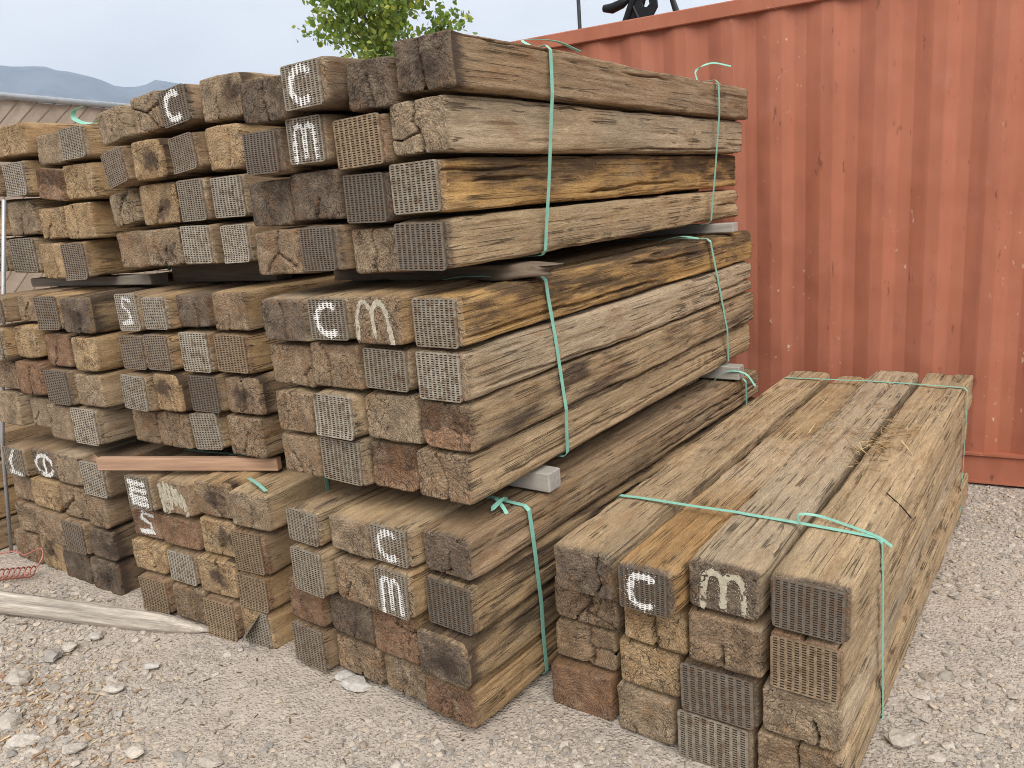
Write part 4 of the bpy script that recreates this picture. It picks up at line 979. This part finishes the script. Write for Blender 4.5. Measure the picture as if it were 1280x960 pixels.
def stones(name, n, lo, hi, dens, sd, flat=.62, bury=.36):
    rs = np.random.default_rng(sd); x, y = scatter(n, rs, None, dens); n = len(x)
    r = lo*(hi/lo)**(rs.random(n)**1.9)
    # random shaped template: angular crushed rock
    T = IV[None]*(1+rs.normal(0, .20, (n, 12, 1)))*np.stack([rs.uniform(.75, 1.35, n), rs.uniform(.7, 1.1, n), rs.uniform(flat*.7, flat*1.3, n)], 1)[:, None]
    a = rs.uniform(0, 6.283, n); t = rs.normal(0, .25, n); c, s = np.cos(a)[:, None], np.sin(a)[:, None]; X, Y, Z = T[..., 0], T[..., 1], T[..., 2]
    X, Z = X*np.cos(t)[:, None]-Z*np.sin(t)[:, None], X*np.sin(t)[:, None]+Z*np.cos(t)[:, None]
    P = np.stack([(X*c-Y*s)*r[:, None]+x[:, None], (X*s+Y*c)*r[:, None]+y[:, None], Z*r[:, None]+(gz(x, y)+r*flat*(1-bury*2)*.8)[:, None]], 2)
    F = (np.arange(n)[:, None, None]*12+IF[None]).reshape(-1, 3)
    k = rs.uniform(.72, 1.25, (n, 1)); tn = rs.random((n, 1)); col = np.where(tn < .66, [[.40, .352, .298]], np.where(tn < .92, [[.43, .355, .275]], [[.31, .28, .25]]))*k
    col = np.concatenate([np.clip(col, 0, .62), np.ones((n, 1))], 1)
    return tag(link(name, mesh(name, P.reshape(-1, 3), [F], MT['stone'], False, {'tint': np.repeat(col, 12, 0)})), kind='stuff')
tag(stones('gravel', 28000, .0026, .0085, lambda x, y: np.clip(.07+.45*sstep(-.05, .4, fbm(x*1.7, y*1.7, 0, 58, 2))+coarse(x, y), 0, 1), 21), 'fine pale grey gravel strewn over the dusty yard', 'gravel')
tag(stones('crushed_stone', 7000, .006, .019, coarse, 22, .55), 'coarse crushed stone scattered between and before the bundles', 'gravel')
tag(stones('stone_flakes', 2600, .011, .028, lambda x, y: np.clip(blob(x, y, -3.35, 1.05, .55)+blob(x, y, -4.2, 1.25, .6)+blob(x, y, -3.75, 1.72, .28)+.5*blob(x, y, -2.6, .95, .4)+.25*blob(x, y, -.1, 3.0, .6), 0, 1)*.35, 23, .34, .2), 'flat stone flakes strewn over the left foreground', 'gravel')
# single larger stones in the foreground
for (u, v, sz, lab, col) in ((22, 850, .060, 'flat grey stone at the left edge of the foreground', (.44, .39, .33)), (12, 905, .055, 'grey stone with wood chips round it at lower left', (.45, .40, .34)), (30, 928, .045, 'pale rounded stone at the lower left corner', (.50, .45, .39)),
        (92, 938, .036, 'small grey stone near the bottom left', (.45, .40, .345)), (66, 822, .042, 'dark flat stone below the log', (.33, .295, .26)), (142, 863, .034, 'whitish stone in the middle of the left gravel', (.50, .45, .39)), (88, 810, .036, 'pale angular stone just below the log', (.47, .42, .36)),
        (120, 797, .034, 'pale rounded stone touching the log', (.46, .42, .36)), (190, 834, .024, 'small pale stone on the dusty patch', (.52, .49, .44)), (262, 955, .034, 'brownish stone at the bottom edge', (.40, .35, .29)), (170, 942, .030, 'cream stone at bottom left', (.52, .46, .38)),
        (1003, 462, .0, '', (0, 0, 0)), (1128, 928, .045, 'round flat stone at right of the front bundle', (.42, .37, .31)), (445, 858, .05, 'flat pale stone against the bottom ties', (.46, .43, .39)), (432, 845, .035, 'angular pale stone by the bottom tie', (.48, .45, .41))):
    if not sz: continue
    d = fwd+r2*((u-640)/988.9)-u2*((v-480)/988.9); t = -CAM_H/d.z; px_, py_ = d.x*t, d.y*t
    rs = np.random.default_rng(int(u*7+v)); V = []; n = 10; m_ = 6
    for i in range(m_):
        ph = math.pi*(i+.5)/m_
        for k in range(n):
            th = 2*math.pi*k/n; q = Vector((math.sin(ph)*math.cos(th), math.sin(ph)*math.sin(th), math.cos(ph))); rr = 1+.55*float(fbm(q.x*1.6+u, q.y*1.6, q.z*1.6+v, 6, 2)); q *= rr
            V.append((q.x*sz*1.25, q.y*sz*.85, max(-.25, q.z)*sz*.48))
    F = [(i*n+k, (i+1)*n+k, (i+1)*n+(k+1) % n, i*n+(k+1) % n) for i in range(m_-1) for k in range(n)]
    o = link('stone', mesh('stone', V, [np.array(F), np.arange(n)[None], (np.arange(n)[::-1]+(m_-1)*n)[None]], MT['stone'], False, {'tint': np.tile([*col, 1], (n*m_, 1))}), loc=(px_, py_, .004+sz*.1), rot=(rs.uniform(-.12, .12), rs.uniform(-.12, .12), rs.uniform(-.5, .9)))
    tag(o, lab, 'stone', 'larger stones on the yard')
def slivers(name, n, cx, cy, rx, ry, z_fn, ln, wd, cols, sd, mat, label, cat, tilt=.15):
    rs = np.random.default_rng(sd); x = cx+rs.normal(0, rx, n); y = cy+rs.normal(0, ry, n); z = z_fn(x, y)
    a = rs.uniform(0, 6.283, n); l = ln*rs.uniform(.4, 1.5, n); w_ = wd*rs.uniform(.5, 1.6, n); t = rs.normal(0, tilt, n)
    dx, dy, dz = np.cos(a)*np.cos(t), np.sin(a)*np.cos(t), np.sin(t); sx, sy = -np.sin(a), np.cos(a)
    V = []
    for e_, s_, u_ in ((-1, -1, 0), (1, -.5, 0), (1, .5, 0), (-1, 1, 0), (-1, -1, 1), (1, -.5, 1), (1, .5, 1), (-1, 1, 1)):
        V.append(np.stack([x+dx*l*e_/2+sx*w_*s_/2, y+dy*l*e_/2+sy*w_*s_/2, z+dz*l*e_/2+np.abs(dz)*l*.5+u_*w_*.25+.002], 1))
    V = np.stack(V, 1).reshape(-1, 3); F0 = np.array([(3, 2, 1, 0), (4, 5, 6, 7), (0, 1, 5, 4), (1, 2, 6, 5), (2, 3, 7, 6), (3, 0, 4, 7)]); F = (np.arange(n)[:, None, None]*8+F0[None]).reshape(-1, 4)
    c = np.array(cols)[rs.integers(0, len(cols), n)]*rs.uniform(.7, 1.3, (n, 1)); c = np.concatenate([c, np.ones((n, 1))], 1)
    return tag(link(name, mesh(name, V, [F], MT[mat], False, {'tint': np.repeat(c, 8, 0)})), label, cat, kind='stuff')
WC = [(.44, .33, .22), (.38, .25, .14), (.52, .42, .29), (.32, .20, .12)]
slivers('wood_chips', 430, -3.28, 1.16, .34, .13, gz, .034, .009, WC, 31, 'chip', 'ochre wood chips scattered over the gravel at lower left', 'wood chips')
slivers('bark_scraps', 160, -2.2, 1.5, .8, .3, gz, .022, .005, [(.12, .08, .05), (.25, .17, .10)], 32, 'chip', 'small dark bark scraps scattered on the dusty ground', 'bark')
def rtop(x, y): return np.full(np.shape(x), RT+.003)
p = bworld('R', -.16, 1.30, 0); slivers('straw', 110, p.x, p.y, .06, .17, rtop, .07, .004, [(.34, .22, .10), (.46, .34, .17), (.22, .13, .06)], 33, 'straw', 'small heap of broken straw and splinters on front right bundle', 'straw', .22)
p = bworld('R', -.42, 1.45, 0); slivers('straw', 30, p.x, p.y, .10, .22, rtop, .06, .0035, [(.34, .22, .10), (.46, .34, .17)], 34, 'straw', 'loose straw strands on the middle ties of front right bundle', 'straw', .15)
a = bworld('R', -.02, .72, RT+.006); c_ = bworld('R', .075, .62, RT-.03); b = MB(); b.tube([a, a.lerp(c_, .6)+Vector((0, 0, .006)), c_], .0022, 6)
tag(b.build('iron_rod_scrap', MT['black']), 'short dark rod lying over right edge of front right bundle', 'rod')
p = bworld('R', -.40, 1.52, RT+.002)

# ---------------------------------------------------------------- air
HZ = Nodes('air_haze'); HZ.t.nodes.remove(HZ.b); pv = HZ.n('ShaderNodeVolumePrincipled'); pv.inputs['Color'].default_value = (.66, .79, 1.0, 1); pv.inputs['Density'].default_value = 1.9e-4; pv.inputs['Anisotropy'].default_value = 0.0
HZ.l(pv.outputs[0], HZ.out.inputs['Volume'])
b = MB(); b.box(-7400, 7400, -7400, 7400, -30, 935); tag(b.build('haze', HZ.m), kind='stuff')
